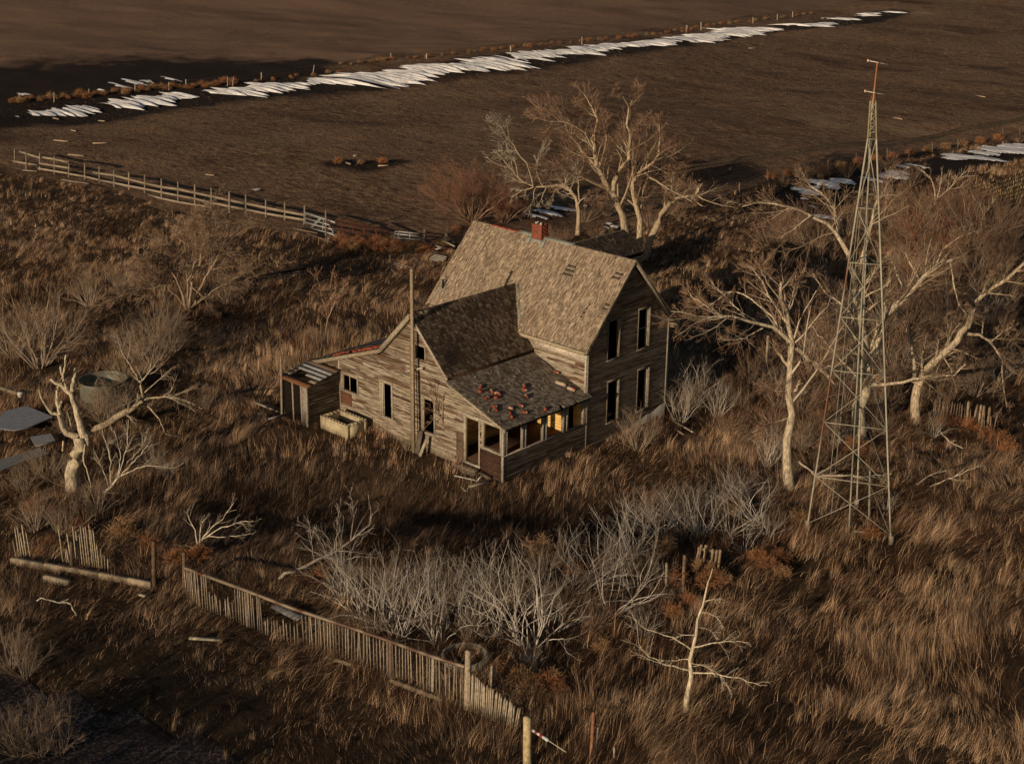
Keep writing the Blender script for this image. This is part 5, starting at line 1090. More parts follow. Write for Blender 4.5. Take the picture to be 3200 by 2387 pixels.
# ================================================================== BRANCHES
def unit(a): return a/(np.linalg.norm(a, axis=-1, keepdims=True)+1e-9)
def limb_pts(S, Dr, L, n, wig, trop, kink=0):
    m_ = len(S); P = np.zeros((m_, n, 3)); P[:, 0] = S; d = unit(Dr.copy()); st = (L/(n-1))[:, None]
    for i in range(1, n):
        d = unit(d+rng.normal(0, wig, (m_, 3))+np.array([0, 0, 1.0])*trop); P[:, i] = P[:, i-1]+d*st
    return P
def children(P, Rd, k, ang, lf, rf_, tmin=.25, outward=None):
    m_, n, _ = P.shape; idx = np.repeat(np.arange(m_), k); t = tmin+(1-tmin)*rng.random(len(idx)); f_ = t*(n-1); i0 = np.minimum(f_.astype(int), n-2); fr = (f_-i0)[:, None]
    S = P[idx, i0]*(1-fr)+P[idx, i0+1]*fr; T = unit(P[idx, i0+1]-P[idx, i0]); r_ = Rd[idx, i0]*(1-fr[:, 0])+Rd[idx, i0+1]*fr[:, 0]
    rnd = rng.normal(0, 1, (len(idx), 3)); pr = unit(rnd-T*np.sum(rnd*T, -1, keepdims=True)); th = np.abs(rng.normal(ang, .22, len(idx)))[:, None]
    Dr = T*np.cos(th)+pr*np.sin(th)
    Lp = np.linalg.norm(np.diff(P, axis=1), axis=2).sum(1)[idx]
    L = Lp*lf*(1.15-.7*t)*rng.uniform(.6, 1.3, len(idx)); return S, Dr, L, np.maximum(r_*rf_, .004)
def twigs(mb, P, Rd, spec, cols, mind=.006):
    "spec: list of (k, angle, lenfactor, radfactor, wiggle, trop, n)"
    for li, (k, ang, lf, rf_, wig, trop, n) in enumerate(spec):
        S, Dr, L, r_ = children(P, Rd, k, ang, lf, rf_, .2 if li else .3)
        P = limb_pts(S, Dr, L, n, wig, trop); ww = np.linspace(1, .25, n)[None]
        Rd = np.maximum(r_[:, None]*ww, mind*.6)
        mb.tube(P, Rd, 4 if li == 0 else 3, jit(cols[min(li, len(cols)-1)], .25, len(P)))
BARK = (.40, .32, .215); PALE = (.52, .46, .36); BROWN = (.24, .14, .085); REDT = (.24, .105, .06); GREYT = (.30, .25, .20); DARKB = (.17, .12, .085)
def hand_limbs(base, tagk, limbs, jitter=.022, spread=1.0):
    "limbs: (points, r0, r1, depth0, depth1): pixel polylines through the upright plane of the base"
    s = ZT[tagk][2]; pxm = FPX/proj(base)[2]/s; out = []
    for (pts, r0, r1, d0, d1) in limbs:
        n = 12; k = len(pts); tq = np.linspace(0, 1, k); t = np.linspace(0, 1, n)
        Q = np.array([onplane(*zx(tagk, *p), base, d0+(d1-d0)*tq[i]) for i, p in enumerate(pts)])
        P = np.stack([np.interp(t, tq, Q[:, j]) for j in range(3)], -1); L = np.linalg.norm(P[-1]-P[0])
        w = rng.normal(0, 1, (n, 3))*L*jitter*.35; w[0] = 0; P = P+w
        R_ = (r0+(r1-r0)*t**.8)/pxm*(.78 if tagk not in 'JE' else (1.15 if tagk == 'J' else .95)); out.append((P, R_))
    return out
def build_tree(nm, label, tagk, basept, limbs, spec, cols, cat='tree', bark=BARK, depth=1.0, group=None, min_for_twigs=0, trunk_name='trunk', skip=0):
    base = G(*zx(tagk, *basept)); tr_ = thing(nm, label, cat, base, group)
    L = hand_limbs(base, tagk, limbs); mb = MB()
    for i, (P, R_) in enumerate(L):
        if i == 0: P[0] -= np.array([0, 0, .2]); R_[0] *= 1.25
        mb.tube(P[None], R_[None], 9 if R_[0] > .06 else 5, jit(bark, .12))
    mb.build(trunk_name, M['bark'], tr_, smooth=True)
    tb2 = MB(); any_ = False
    if spec:
        P = np.stack([l[0] for l in L[skip:]]); R_ = np.stack([l[1] for l in L[skip:]]); twigs(tb2, P, R_, spec, cols, .014 if proj(base)[2] > 75 else .009); tb2.build('crown', M['twig'], tr_)
    return tr_
# big cottonwood behind the house
build_tree('bare_tree', 'largest bare cottonwood, many-limbed with pale twisting trunks, directly behind the farmhouse', 'B', (1885, 1640), [
    ([(1850, 1640), (1830, 1500), (1790, 1330), (1760, 1240), (1700, 1190), (1650, 1060), (1630, 950), (1610, 870)], 38, 13, 0, 0),
    ([(1920, 1640), (1925, 1500), (1905, 1370), (1870, 1260), (1860, 1160), (1900, 1100), (1980, 1040), (2030, 960)], 30, 9, 0, -.8),
    ([(1940, 1630), (1990, 1470), (2060, 1330), (2120, 1240), (2170, 1170)], 32, 15, 0, .8),
    ([(1745, 1200), (1750, 1120), (1810, 1060), (1850, 980), (1850, 870), (1830, 780), (1845, 680)], 22, 7, 0, -1),
    ([(1615, 870), (1650, 760), (1600, 660), (1550, 580)], 11, 3, 0, 1), ([(1640, 1060), (1560, 960), (1480, 860), (1420, 740), (1380, 640)], 11, 3, 0, 1.6),
    ([(1845, 680), (1800, 600), (1760, 560)], 6, 2, -1, -2), ([(1845, 680), (1880, 600), (1910, 530)], 7, 2, -1, 0), ([(1700, 1190), (1600, 1140), (1500, 1100), (1400, 1060), (1300, 1080)], 12, 3, 0, -2),
    ([(2030, 960), (2040, 860), (2030, 760)], 8, 3, -.8, -1.5), ([(2000, 1010), (2080, 990), (2150, 960), (2230, 900)], 9, 3, -.5, 1), ([(1960, 1100), (2010, 1140), (2080, 1180), (2150, 1220), (2240, 1270)], 10, 3, 0, -2),
    ([(1630, 950), (1560, 830), (1460, 770), (1340, 760), (1275, 690)], 9, 2, 0, -1.5), ([(1850, 980), (1900, 940), (1960, 850), (1980, 760)], 9, 3, 0, 2), ([(1780, 1300), (1690, 1240), (1600, 1230)], 9, 2, 0, -1),
    ([(2120, 1240), (2110, 1150), (2130, 1050), (2200, 980)], 10, 3, .6, 2), ([(1650, 1060), (1690, 960), (1700, 860), (1680, 760)], 10, 3, 0, -.5), ([(1880, 1290), (1950, 1200), (1980, 1130)], 8, 3, 0, 1.5)],
    [(14, .65, .46, .42, .14, .05, 6), (8, .6, .58, .5, .16, .05, 5), (6, .6, .6, .6, .16, .04, 4)], [BARK, (.33, .24, .165), (.27, .165, .11)])
build_tree('bare_tree', 'leaning bare tree whose single trunk bends left above the ridge, left of the largest cottonwood', 'B', (1520, 1480), [
    ([(1520, 1480), (1530, 1330), (1510, 1250), (1470, 1190), (1430, 1168)], 19, 12, 0, 0), ([(1440, 1170), (1330, 1168), (1240, 1180), (1150, 1120), (1080, 1040), (1010, 970)], 11, 3, 0, -1),
    ([(1240, 1180), (1200, 1030), (1120, 930), (1060, 840), (1035, 790)], 7, 2, -.5, -2), ([(1240, 1180), (1170, 1200), (1100, 1250)], 6, 2, -.5, 0), ([(1330, 1170), (1300, 1230), (1280, 1290)], 5, 2, -.5, -1),
    ([(1400, 1170), (1350, 1250), (1330, 1290)], 5, 1, 0, -1), ([(1530, 1260), (1525, 1180), (1530, 1100), (1500, 1020)], 8, 3, 0, 1), ([(1150, 1120), (1130, 1020), (1050, 960)], 5, 2, -.8, -1), ([(1300, 1170), (1260, 1080), (1270, 1000), (1330, 920)], 6, 2, -.5, .5)],
    [(11, .6, .42, .45, .16, 0, 6), (7, .6, .55, .55, .17, 0, 5), (4, .6, .6, .6, .16, 0, 4)], [PALE, PALE, GREYT], bark=BARK)
# white tree on the right, then the big ones behind the tower
build_tree('bare_tree', 'tall pale dead tree with a long limb reaching left to the roof corner', 'E', (740, 1560), [
    ([(740, 1560), (725, 1350), (722, 1200), (735, 1000), (735, 880), (745, 740), (745, 620), (720, 480), (700, 380), (680, 280)], 34, 9, 0, 0), ([(745, 640), (640, 562), (530, 522), (400, 480), (280, 492), (150, 478), (0, 430)], 15, 3, 0, -1.5),
    ([(738, 810), (680, 720), (635, 660)], 11, 6, 0, -.3), ([(570, 555), (450, 622), (310, 635)], 6, 2, -.4, -1), ([(768, 965), (805, 885)], 10, 9, 0, -.3), ([(775, 670), (860, 745), (930, 805), (985, 855)], 17, 15, 0, 1.6),
    ([(690, 560), (620, 470), (480, 350), (360, 320), (250, 400), (150, 430)], 9, 3, 0, 1), ([(730, 530), (640, 400), (560, 250), (480, 160)], 9, 3, 0, 1.5), ([(715, 480), (760, 350), (780, 220)], 6, 2, 0, .5), ([(700, 400), (620, 300), (560, 200), (590, 130)], 5, 2, 0, -.5),
    ([(540, 525), (420, 440), (300, 330), (230, 240)], 7, 2, 0, 1), ([(330, 480), (220, 420), (130, 360), (90, 300)], 5, 2, -.8, 0), ([(720, 1120), (620, 1160), (500, 1210)], 5, 2, 0, -.8), ([(730, 950), (640, 950), (540, 870)], 5, 2, 0, -.8), ([(740, 1020), (830, 960), (900, 900)], 6, 2, 0, 1)],
    [(12, .65, .38, .45, .15, .06, 6), (8, .6, .58, .5, .16, .05, 5), (5, .6, .6, .6, .15, .04, 4)], [PALE, (.42, .31, .21), (.28, .17, .11)], bark=(.52, .44, .32))
build_tree('bare_tree', 'massive old tree with a thick pale trunk standing behind the lattice tower', 'E', (1180, 1260), [
    ([(1180, 1260), (1180, 1050), (1210, 900), (1235, 760), (1200, 560), (1165, 400), (1155, 230)], 50, 22, 0, 0), ([(1155, 240), (1120, 120), (1050, 0), (990, -90), (870, -150), (760, -210), (600, -240), (430, -210)], 20, 3, 0, -1),
    ([(1230, 820), (1330, 520), (1430, 400), (1560, 270), (1660, 170), (1750, 130)], 30, 10, 0, 1), ([(1750, 130), (1770, 250), (1800, 400), (1855, 465)], 8, 2, 1, .5), ([(1160, 250), (1200, 100), (1240, -60), (1290, -250), (1350, -290), (1430, -280)], 16, 4, 0, 2),
    ([(1050, 0), (1045, -110), (1010, -210), (950, -290), (870, -350), (820, -420)], 12, 3, 0, 1), ([(1325, 560), (1345, 400), (1350, 300), (1382, 190)], 10, 6, 0, -.3), ([(1230, 910), (1340, 902), (1480, 890), (1620, 862), (1780, 850), (1850, 780)], 15, 4, 0, -1.5),
    ([(1240, 720), (1290, 560), (1290, 500)], 9, 6, 0, -.5), ([(1170, 780), (1100, 640), (1060, 590)], 9, 5, 0, -.6), ([(1430, 400), (1450, 300), (1390, 140), (1300, 60)], 9, 3, .8, 2.5), ([(1660, 170), (1700, 60), (1780, 0), (1900, -60)], 8, 2, 1, 0),
    ([(1560, 270), (1500, 150), (1440, 40)], 8, 2, 1, 2), ([(870, -150), (820, -110), (760, -60), (700, -30)], 7, 2, -.8, -1.6), ([(1200, 560), (1100, 430), (960, 330), (880, 200)], 10, 3, 0, 1.5), ([(1210, 900), (1100, 800), (960, 640), (880, 540)], 9, 3, 0, 1.2)],
    [(12, .7, .36, .42, .15, .03, 6), (8, .6, .58, .5, .16, .03, 5), (5, .6, .6, .6, .15, .03, 4)], [BARK, (.40, .30, .205), (.29, .20, .135)], bark=(.50, .42, .30))
build_tree('bare_tree', 'rightmost big tree with a torn limb reaching the picture edge', 'E', (1530, 1150), [
    ([(1530, 1150), (1530, 1020), (1540, 900), (1620, 790), (1700, 720), (1800, 625), (1860, 545)], 34, 20, 0, 0), ([(1860, 550), (1900, 420), (1960, 340), (2040, 290), (2147, 215), (2240, 120)], 20, 9, 0, -.5), ([(1860, 590), (1940, 595), (2010, 650), (2070, 740), (2080, 860), (2110, 1050)], 12, 2, 0, -1.2),
    ([(1530, 900), (1520, 750), (1500, 640), (1560, 560)], 16, 5, 0, 1), ([(1500, 640), (1460, 500), (1400, 420)], 8, 3, .5, 2), ([(1960, 340), (1990, 260), (2050, 180)], 6, 2, -.3, -1), ([(1950, 600), (1960, 500), (1930, 430)], 5, 2, 0, -1), ([(2000, 650), (2080, 580), (2147, 540)], 5, 2, -.5, -1), ([(1700, 720), (1760, 820), (1790, 960)], 6, 2, 0, -.8), ([(1620, 790), (1740, 640), (1760, 520)], 8, 3, 0, 1.5)],
    [(12, .7, .36, .42, .15, 0, 6), (8, .6, .58, .5, .16, 0, 5), (5, .6, .6, .6, .15, 0, 4)], [BARK, (.40, .30, .205), (.29, .20, .135)], bark=(.46, .38, .27))
build_tree('bare_tree', 'upright grey-brown tree with slim straight trunk behind the rightmost big tree', 'E', (1640, 560), [
    ([(1640, 560), (1650, 380), (1625, 250), (1600, 130), (1590, 0), (1570, -100)], 13, 4, 0, 0), ([(1640, 400), (1560, 250), (1480, 150)], 6, 2, 0, 1), ([(1620, 230), (1700, 100), (1780, 0)], 6, 2, 0, .8), ([(1600, 120), (1520, 0), (1480, -100)], 5, 2, 0, 0), ([(1600, 60), (1680, -60), (1740, -120)], 5, 2, 0, -1)],
    [(9, .6, .45, .5, .15, .06, 6), (6, .6, .6, .6, .16, .05, 5), (3, .6, .6, .6, .15, .04, 4)], [BROWN, REDT, REDT], bark=DARKB)
build_tree('bare_tree', 'pale antler-shaped dead shrub tree before the stubble field at upper right', 'C', (1650, 1290), [
    ([(1650, 1290), (1680, 1240), (1740, 1190), (1800, 1130), (1850, 1080)], 10, 2, 0, 0), ([(1660, 1270), (1650, 1180), (1620, 1110), (1570, 1070)], 7, 2, 0, 0), ([(1670, 1250), (1690, 1160), (1700, 1080)], 7, 2, 0, .5), ([(1740, 1190), (1820, 1180), (1860, 1130)], 4, 1, 0, -.5)],
    [(7, .5, .5, .5, .13, .03, 6), (4, .5, .5, .6, .13, .02, 5)], [PALE, GREYT], bark=(.50, .42, .3))
build_tree('bare_tree', 'thin dead pale snag rising among red brush below the stubble field', 'C', (1880, 1540), [
    ([(1880, 1540), (1920, 1470), (1940, 1400), (1960, 1350), (2020, 1290), (2020, 1240)], 8, 2, 0, 0), ([(1960, 1350), (1940, 1290), (1900, 1250)], 4, 1, 0, 0), ([(1930, 1440), (2000, 1420), (2060, 1440)], 4, 1, 0, 0)],
    [(6, .6, .4, .5, .15, 0, 5)], [PALE], bark=(.5, .44, .33))
# left side trees
build_tree('bare_tree', 'many-stemmed bushy bare tree in the left middle with drooping dead branches at its foot', 'D', (1180, 440), [
    ([(1180, 440), (1150, 330), (1110, 250), (1060, 160), (1010, 70)], 14, 3, 0, 0), ([(1190, 440), (1200, 320), (1230, 180), (1290, 0), (1350, -180)], 13, 3, 0, .5), ([(1200, 440), (1260, 300), (1330, 180), (1400, 60), (1440, -100)], 12, 3, 0, -.6), ([(1180, 420), (1180, 250), (1170, 100), (1150, -60)], 12, 3, 0, 1),
    ([(1170, 420), (1060, 300), (960, 200), (900, 130)], 9, 2, 0, -1), ([(1200, 430), (1330, 330), (1450, 260), (1560, 190)], 9, 2, 0, 0), ([(1180, 260), (1240, 130), (1240, -20), (1260, -140)], 8, 2, 0, -1.4), ([(1100, 260), (1020, 290), (850, 320), (650, 392)], 6, 2, 0, -1), ([(1210, 300), (1280, 360), (1330, 430), (1360, 480)], 6, 2, 0, -1.2), ([(1010, 350), (1000, 250), (980, 150)], 6, 3, 0, -.8)],
    [(16, .55, .46, .42, .14, .03, 6), (10, .6, .58, .5, .16, .02, 5), (6, .6, .6, .6, .15, .01, 4)], [(.32, .245, .17), (.34, .25, .175), (.32, .225, .155)], bark=(.30, .23, .165))
build_tree('dead_tree', 'broken dead stump tree with twisted bare limbs and no twigs at the left edge', 'J', (750, 1420), [
    ([(750, 1430), (745, 1200), (800, 1050), (835, 950), (815, 860)], 64, 52, 0, 0), ([(870, 870), (810, 740), (790, 600), (740, 450), (680, 390), (620, 340), (515, 280)], 38, 13, 0, -.4), ([(735, 420), (755, 320), (785, 165)], 24, 14, -.2, .1), ([(600, 370), (640, 270), (670, 160), (680, 32)], 14, 8, -.3, -.5),
    ([(800, 880), (690, 840), (640, 750), (610, 640), (520, 622), (460, 540), (395, 385)], 34, 8, 0, -.5), ([(620, 640), (590, 520), (590, 390)], 17, 12, -.4, -.4), ([(615, 570), (640, 500)], 13, 9, -.4, -.5), ([(690, 390), (650, 280), (625, 150)], 15, 9, -.3, 0), ([(880, 950), (860, 1100), (910, 1260), (940, 1400)], 9, 6, -.3, -.7), ([(860, 830), (900, 870), (900, 960)], 40, 18, 0, 0), ([(655, 915), (645, 1020)], 10, 9, -.4, -.4), ([(735, 760), (715, 680), (690, 620)], 6, 3, -.3, -.3)],
    None, [PALE], bark=(.50, .43, .31))
build_tree('fallen_tree', 'half-fallen tree with thick bark log and pale spreading branches right of the dead stump', 'D', (590, 1195), [
    ([(580, 1200), (690, 1140), (800, 1080), (900, 1000)], 28, 24, 0, 0), ([(900, 1010), (880, 900), (950, 820), (1000, 740)], 12, 3, 0, 0), ([(910, 995), (1000, 990), (1080, 990), (1180, 1012), (1270, 1060)], 9, 2, 0, -1), ([(930, 1045), (1000, 1120), (1040, 1220), (1130, 1272)], 10, 3, 0, -.8), ([(890, 900), (820, 800), (760, 690), (730, 600)], 8, 2, 0, 1),
    ([(910, 960), (1000, 880), (1080, 800)], 7, 2, 0, .4), ([(1080, 990), (1180, 940), (1280, 930)], 6, 2, -.4, 0), ([(900, 980), (820, 1020), (700, 1070)], 6, 2, 0, -.8), ([(690, 1150), (720, 1230), (700, 1330)], 8, 5, 0, -.6)],
    [(8, .6, .45, .5, .15, .02, 6), (6, .6, .55, .6, .16, .01, 5), (2, .6, .6, .6, .15, 0, 4)], [PALE, (.36, .28, .2), (.30, .2, .14)], bark=(.40, .33, .23))
build_tree('dead_shrub', 'bleached fan-shaped dead shrub growing from a lying trunk right of the stump', 'D', (650, 1590), [
    ([(650, 1590), (690, 1560), (740, 1500)], 13, 9, 0, 0), ([(740, 1500), (800, 1300), (810, 1130)], 6, 2, 0, 0), ([(740, 1500), (860, 1380), (950, 1260)], 6, 2, 0, .3), ([(690, 1560), (640, 1420), (605, 1350)], 5, 2, 0, -.3), ([(700, 1540), (690, 1350), (640, 1180)], 5, 2, 0, 0), ([(740, 1500), (760, 1350), (720, 1200)], 5, 2, 0, .5), ([(750, 1490), (900, 1420), (1100, 1430)], 5, 2, 0, -.5), ([(660, 1590), (760, 1590), (840, 1640)], 5, 2, 0, -.6), ([(800, 1400), (900, 1300), (930, 1180)], 4, 2, 0, .3)],
    [(9, .45, .42, .6, .12, .05, 6), (4, .5, .5, .65, .13, .04, 5)], [PALE, (.40, .36, .30)], cat='shrub', bark=(.60, .54, .42))
build_tree('dead_shrub', 'uprooted pale branching snag with lying trunk just behind the post beside the picket fence', 'F', (1150, 395), [
    ([(1150, 395), (1180, 340), (1220, 290), (1300, 220), (1360, 130)], 10, 2, 0, .5), ([(1150, 385), (1140, 300), (1100, 220), (1090, 165)], 8, 2, 0, 0), ([(1170, 350), (1280, 280), (1400, 240), (1470, 240)], 7, 2, 0, 0), ([(1160, 370), (1170, 260), (1220, 190)], 6, 2, 0, .4), ([(1160, 385), (1290, 410), (1400, 430), (1500, 455)], 9, 3, 0, -.5), ([(1150, 390), (1060, 380), (950, 370)], 6, 3, 0, .3), ([(1200, 330), (1330, 330), (1460, 310)], 5, 2, 0, -.4), ([(1150, 395), (1230, 470), (1290, 500)], 4, 1, 0, -.6)],
    [(6, .5, .4, .55, .14, .02, 6), (4, .5, .5, .6, .14, .01, 4)], [PALE, (.4, .33, .25)], cat='shrub', bark=(.54, .48, .37))
build_tree('dead_branch', 'long fallen grey trunk pointing up right with fine twigs, in the shade left of centre', 'F', (1600, 575), [
    ([(1600, 575), (1700, 530), (1830, 470), (1960, 405), (2060, 340), (2150, 250), (2160, 190)], 15, 3, 0, 1), ([(1830, 470), (1810, 330), (1790, 200)], 4, 1, 0, .4), ([(1960, 405), (1960, 280), (1980, 140)], 4, 1, 0, .6), ([(1900, 430), (1850, 320), (1740, 240)], 3, 1, 0, .4), ([(2040, 350), (2060, 200), (2040, 60)], 4, 1, 0, .6)],
    [(8, .6, .35, .45, .15, .04, 6), (4, .5, .5, .6, .14, .03, 4)], [(.42, .38, .33), (.36, .32, .28)], cat='branch', bark=(.36, .31, .26), trunk_name='log')
build_tree('dead_branch', 'short crooked white branch lying in the grass at lower left', 'F', (440, 790), [([(210, 672), (280, 695), (350, 712), (405, 712), (425, 750), (445, 790)], 5, 7, -.3, 0), ([(350, 712), (400, 690)], 4, 2, -.2, -.2)], None, [PALE], cat='branch', bark=(.62, .56, .44), trunk_name='stick')
build_tree('dead_conifer', 'small bleached dead conifer with drooping side branches in the foreground right of centre', 'H', (78, 1345), [
    ([(78, 1345), (100, 1150), (115, 1000), (145, 850), (185, 700), (215, 570), (238, 525)], 22, 2, 0, 0), ([(108, 1120), (250, 1128), (380, 1150), (512, 1192)], 8, 2, 0, -.5), ([(125, 972), (260, 945), (340, 937), (450, 945)], 7, 2, 0, .2), ([(188, 705), (240, 692), (305, 695)], 5, 1, 0, 0), ([(168, 770), (220, 775), (265, 800), (300, 860)], 4, 1, 0, 0),
    ([(155, 855), (220, 870), (270, 920)], 4, 1, 0, .3), ([(112, 985), (30, 930), (-60, 890), (-145, 870), (-195, 830), (-230, 780)], 7, 2, 0, -.4), ([(100, 1105), (0, 1080), (-80, 1060), (-150, 1020), (-190, 960), (-210, 810)], 8, 2, 0, -.5), ([(108, 1060), (180, 1080), (280, 1130), (300, 1200)], 4, 1, 0, -.3), ([(100, 1040), (20, 1050), (-60, 1050)], 4, 1, 0, .3), ([(130, 900), (60, 900), (0, 930)], 4, 1, 0, .3), ([(105, 1090), (180, 1070), (240, 1100)], 5, 1, 0, .3)],
    [(9, .6, .34, .5, .13, -.05, 6), (3, .5, .5, .6, .14, -.05, 4)], [PALE, (.46, .40, .31)], bark=(.66, .57, .42), skip=1)
build_tree('sapling', 'crooked young bare tree growing against the front wall beside the doorway', 'L', (2065, 1410), [
    ([(2065, 1410), (2050, 1250), (2010, 1080), (1950, 950), (1870, 870), (1850, 760), (1800, 680)], 17, 6, 0, .1), ([(1800, 680), (1740, 600), (1690, 520)], 7, 2, .1, .1), ([(1950, 960), (1955, 850), (1990, 760), (2050, 700)], 9, 3, 0, 0), ([(1990, 770), (2120, 740), (2240, 700)], 5, 2, 0, -.2), ([(1960, 850), (1960, 700), (2040, 580)], 6, 2, 0, 0), ([(1840, 760), (1850, 640), (1830, 480)], 5, 2, .1, 0), ([(1870, 880), (1780, 830), (1720, 840)], 5, 2, 0, -.2), ([(1950, 960), (1850, 960), (1740, 1060)], 5, 2, 0, -.2)],
    [(7, .6, .42, .5, .13, .0, 6), (5, .6, .5, .6, .14, -.02, 4)], [(.26, .18, .13), (.24, .16, .12)], bark=(.33, .235, .155))
build_tree('sapling', 'slender forked bare sapling in the grass behind the low lean-to roof', 'K', (465, 1590), [
    ([(465, 1590), (500, 1400), (540, 1300), (600, 1160), (650, 1090)], 12, 6, 0, 0), ([(510, 1390), (460, 1250), (420, 1100), (390, 950), (370, 840)], 6, 2, 0, 0), ([(550, 1290), (540, 1150), (530, 1000), (560, 820)], 5, 2, 0, 0), ([(640, 1100), (700, 1000), (780, 880)], 5, 2, 0, 0), ([(500, 1400), (450, 1340), (390, 1290)], 4, 2, 0, 0), ([(600, 1160), (600, 1000), (590, 860)], 4, 2, 0, 0), ([(470, 1590), (330, 1540), (250, 1460)], 4, 2, 0, -.4)],
    [(9, .5, .4, .5, .12, .08, 6), (4, .5, .5, .6, .14, .06, 4)], [(.34, .2, .14), (.32, .17, .12)], bark=(.42, .30, .21))
# ------------------------------------------------------------------ shrubs built once, then copied
def make_shrub(nm, n, h, spread, spec, cols, bark, r0=.02, wig=.10, trop=.03, leanx=0.0):
    o = thing(nm, 'x', 'shrub'); a = rng.uniform(0, 6.283, n); s = np.abs(rng.normal(spread, spread*.45, n))
    Dr = np.stack([np.cos(a)*s+leanx, np.sin(a)*s, np.ones(n)], -1); L = h*rng.uniform(.65, 1.1, n)
    S = np.stack([np.cos(a)*.12, np.sin(a)*.12, np.full(n, -.05)], -1)*np.array([h*.4+.4]*2+[1])
    P = limb_pts(S, Dr, L, 8, wig, trop); Rd = r0*np.linspace(1, .22, 8)[None]*rng.uniform(.6, 1.2, n)[:, None]
    mb = MB(); mb.tube(P, Rd, 4, jit(bark, .25, n)); mb.build('stems', M['twig'], o)
    tb2 = MB(); twigs(tb2, P, Rd, spec, cols, .004); tb2.build('twigs', M['twig'], o); return o
def place(proto, pos, rz, sc, label, group=None, cat='shrub', tilt=(0, 0)):
    r = proto.copy(); COL.objects.link(r); r.location = Vector([float(a) for a in pos]); r.rotation_euler = (tilt[0], tilt[1], rz); r.scale = (sc if isinstance(sc, tuple) else (sc, sc, sc)); tag(r, label, cat, group)
    for ch in proto.children: c = ch.copy(); COL.objects.link(c); c.parent = r
    return r
def used(protos):
    for p in protos:
        for ch in list(p.children): D.objects.remove(ch)
        D.objects.remove(p)
sp_pale = [make_shrub('pale_shrub', n, 2.6, s, [(5, .38, .48, .55, .17, .05, 6), (3, .45, .5, .65, .17, .03, 5)], [(.44, .40, .34), (.24, .20, .165)], (.68, .63, .55), .0165, .21, .03, lx) for n, s, lx in ((17, .5, 0), (20, .7, .3), (13, .4, -.3), (20, .8, .6), (12, .55, .2), (22, .6, -.1))]
sp_red = [make_shrub('twiggy_shrub', 30, 2.4, .8, [(6, .5, .48, .55, .13, .04, 5), (6, .55, .55, .65, .15, .03, 4)], [(.25, .17, .115), (.24, .145, .095)], (.34, .26, .185), .024) for _ in range(4)]
sp_grey = [make_shrub('grey_shrub', 30, 2.4, .75, [(6, .5, .48, .55, .13, .03, 5), (5, .55, .5, .65, .15, .02, 4)], [(.34, .27, .20), (.30, .21, .145)], (.36, .29, .215), .024) for _ in range(3)]
def put(protos, tagk, lst, name_fmt, base_h=2.5, group=None, cat='shrub'):
    for (x, y, hz, lab) in lst:
        b = G(*zx(tagk, x, y)); pxm = FPX/proj(b)[2]/ZT[tagk][2]; sc = hz/pxm/base_h*1.22
        p = protos[rng.integers(len(protos))]; place(p, b, rng.uniform(0, 6.28), (sc*rng.uniform(.75, 1.1), sc*rng.uniform(.75, 1.1), sc*rng.uniform(.9, 1.05)), lab, group, cat)
PG = 'pale bare shrubs in the foreground thicket'
put(sp_pale, 'G', [(150, 800, 330, 'leftmost pale bare shrub of the foreground thicket, behind the middle of the picket fence'), (260, 860, 420, 'tall pale shrub just above the picket fence rail, second from the left of the thicket'), (370, 900, 430, 'dense whitish shrub third from the left of the thicket behind the picket fence'),
    (480, 830, 380, 'greyish shrub set back between two paler ones left of the thicket centre'), (600, 940, 400, 'pale shrub growing beside the concrete well ring'), (700, 860, 400, 'slim pale shrub behind the concrete well ring'), (800, 780, 360, 'shaded grey shrub at the back of the thicket centre'), (890, 900, 380, 'pale shrub with upright stems right of the concrete ring'),
    (1000, 900, 430, 'brightest upright pale shrub at the middle of the thicket'), (1130, 960, 520, 'largest fan-shaped pale shrub of the foreground thicket, above the orange tumbleweeds'), (1260, 880, 300, 'low pale shrub leaning right beside the short brown post stub'), (1130, 1110, 160, 'small twisted pale shrub over the orange tumbleweeds'),
    (1400, 640, 330, 'shaded shrub at the upper middle right of the thicket'), (1620, 760, 440, 'right-hand fan-shaped pale shrub left of the brown stakes'), (1730, 640, 330, 'pale shrub behind the right-hand fan-shaped one'), (1560, 520, 260, 'small pale shrub above the right-hand fan'), (1800, 900, 180, 'very low dull shrub between the right fan and the dead conifer'),
    (1720, 420, 300, 'pale shrub below the two dark steel posts'), (1900, 330, 280, 'pale shrub up the slope right of the dark steel posts'), (60, 700, 260, 'dim grey shrub in shade above the left part of the picket fence'), (30, 480, 260, 'dim shrub behind the long fallen trunk'), (1330, 480, 200, 'small dim shrub at the top of the thicket centre')], '', 2.5, PG)
put(sp_pale, 'H', [(170, 330, 300, 'pale shrub standing over the small slatted gate'), (60, 300, 240, 'grey shrub left above the slatted gate'), (500, 250, 260, 'pale shrub at the foot of the tall pale tree'), (420, 420, 200, 'low shrub between the slatted gate and the tower'), (300, 120, 200, 'shrub behind the orange weeds above the slatted gate'), (330, 330, 220, 'tangled shrub right of the slatted gate'), (560, 330, 180, 'low tangled shrub left of the tower foot')], '', 2.5, PG)
put(sp_pale, 'E', [(130, 1050, 260, 'pale grey shrub against the rear right corner of the farmhouse'), (60, 1160, 220, 'low grey shrub beside the farmhouse gable wall'), (290, 1110, 200, 'drooping pale shrub right of the farmhouse'), (640, 960, 190, 'pale spray of branches left of the tall pale tree trunk'), (600, 1420, 260, 'pale twisting shrub at the left foot of the tall pale tree'), (400, 1620, 200, 'pale shrub on the bank left of the tall pale tree base'), (1350, 1700, 100, 'low pale tangle right of the tower foot')], '', 2.5)
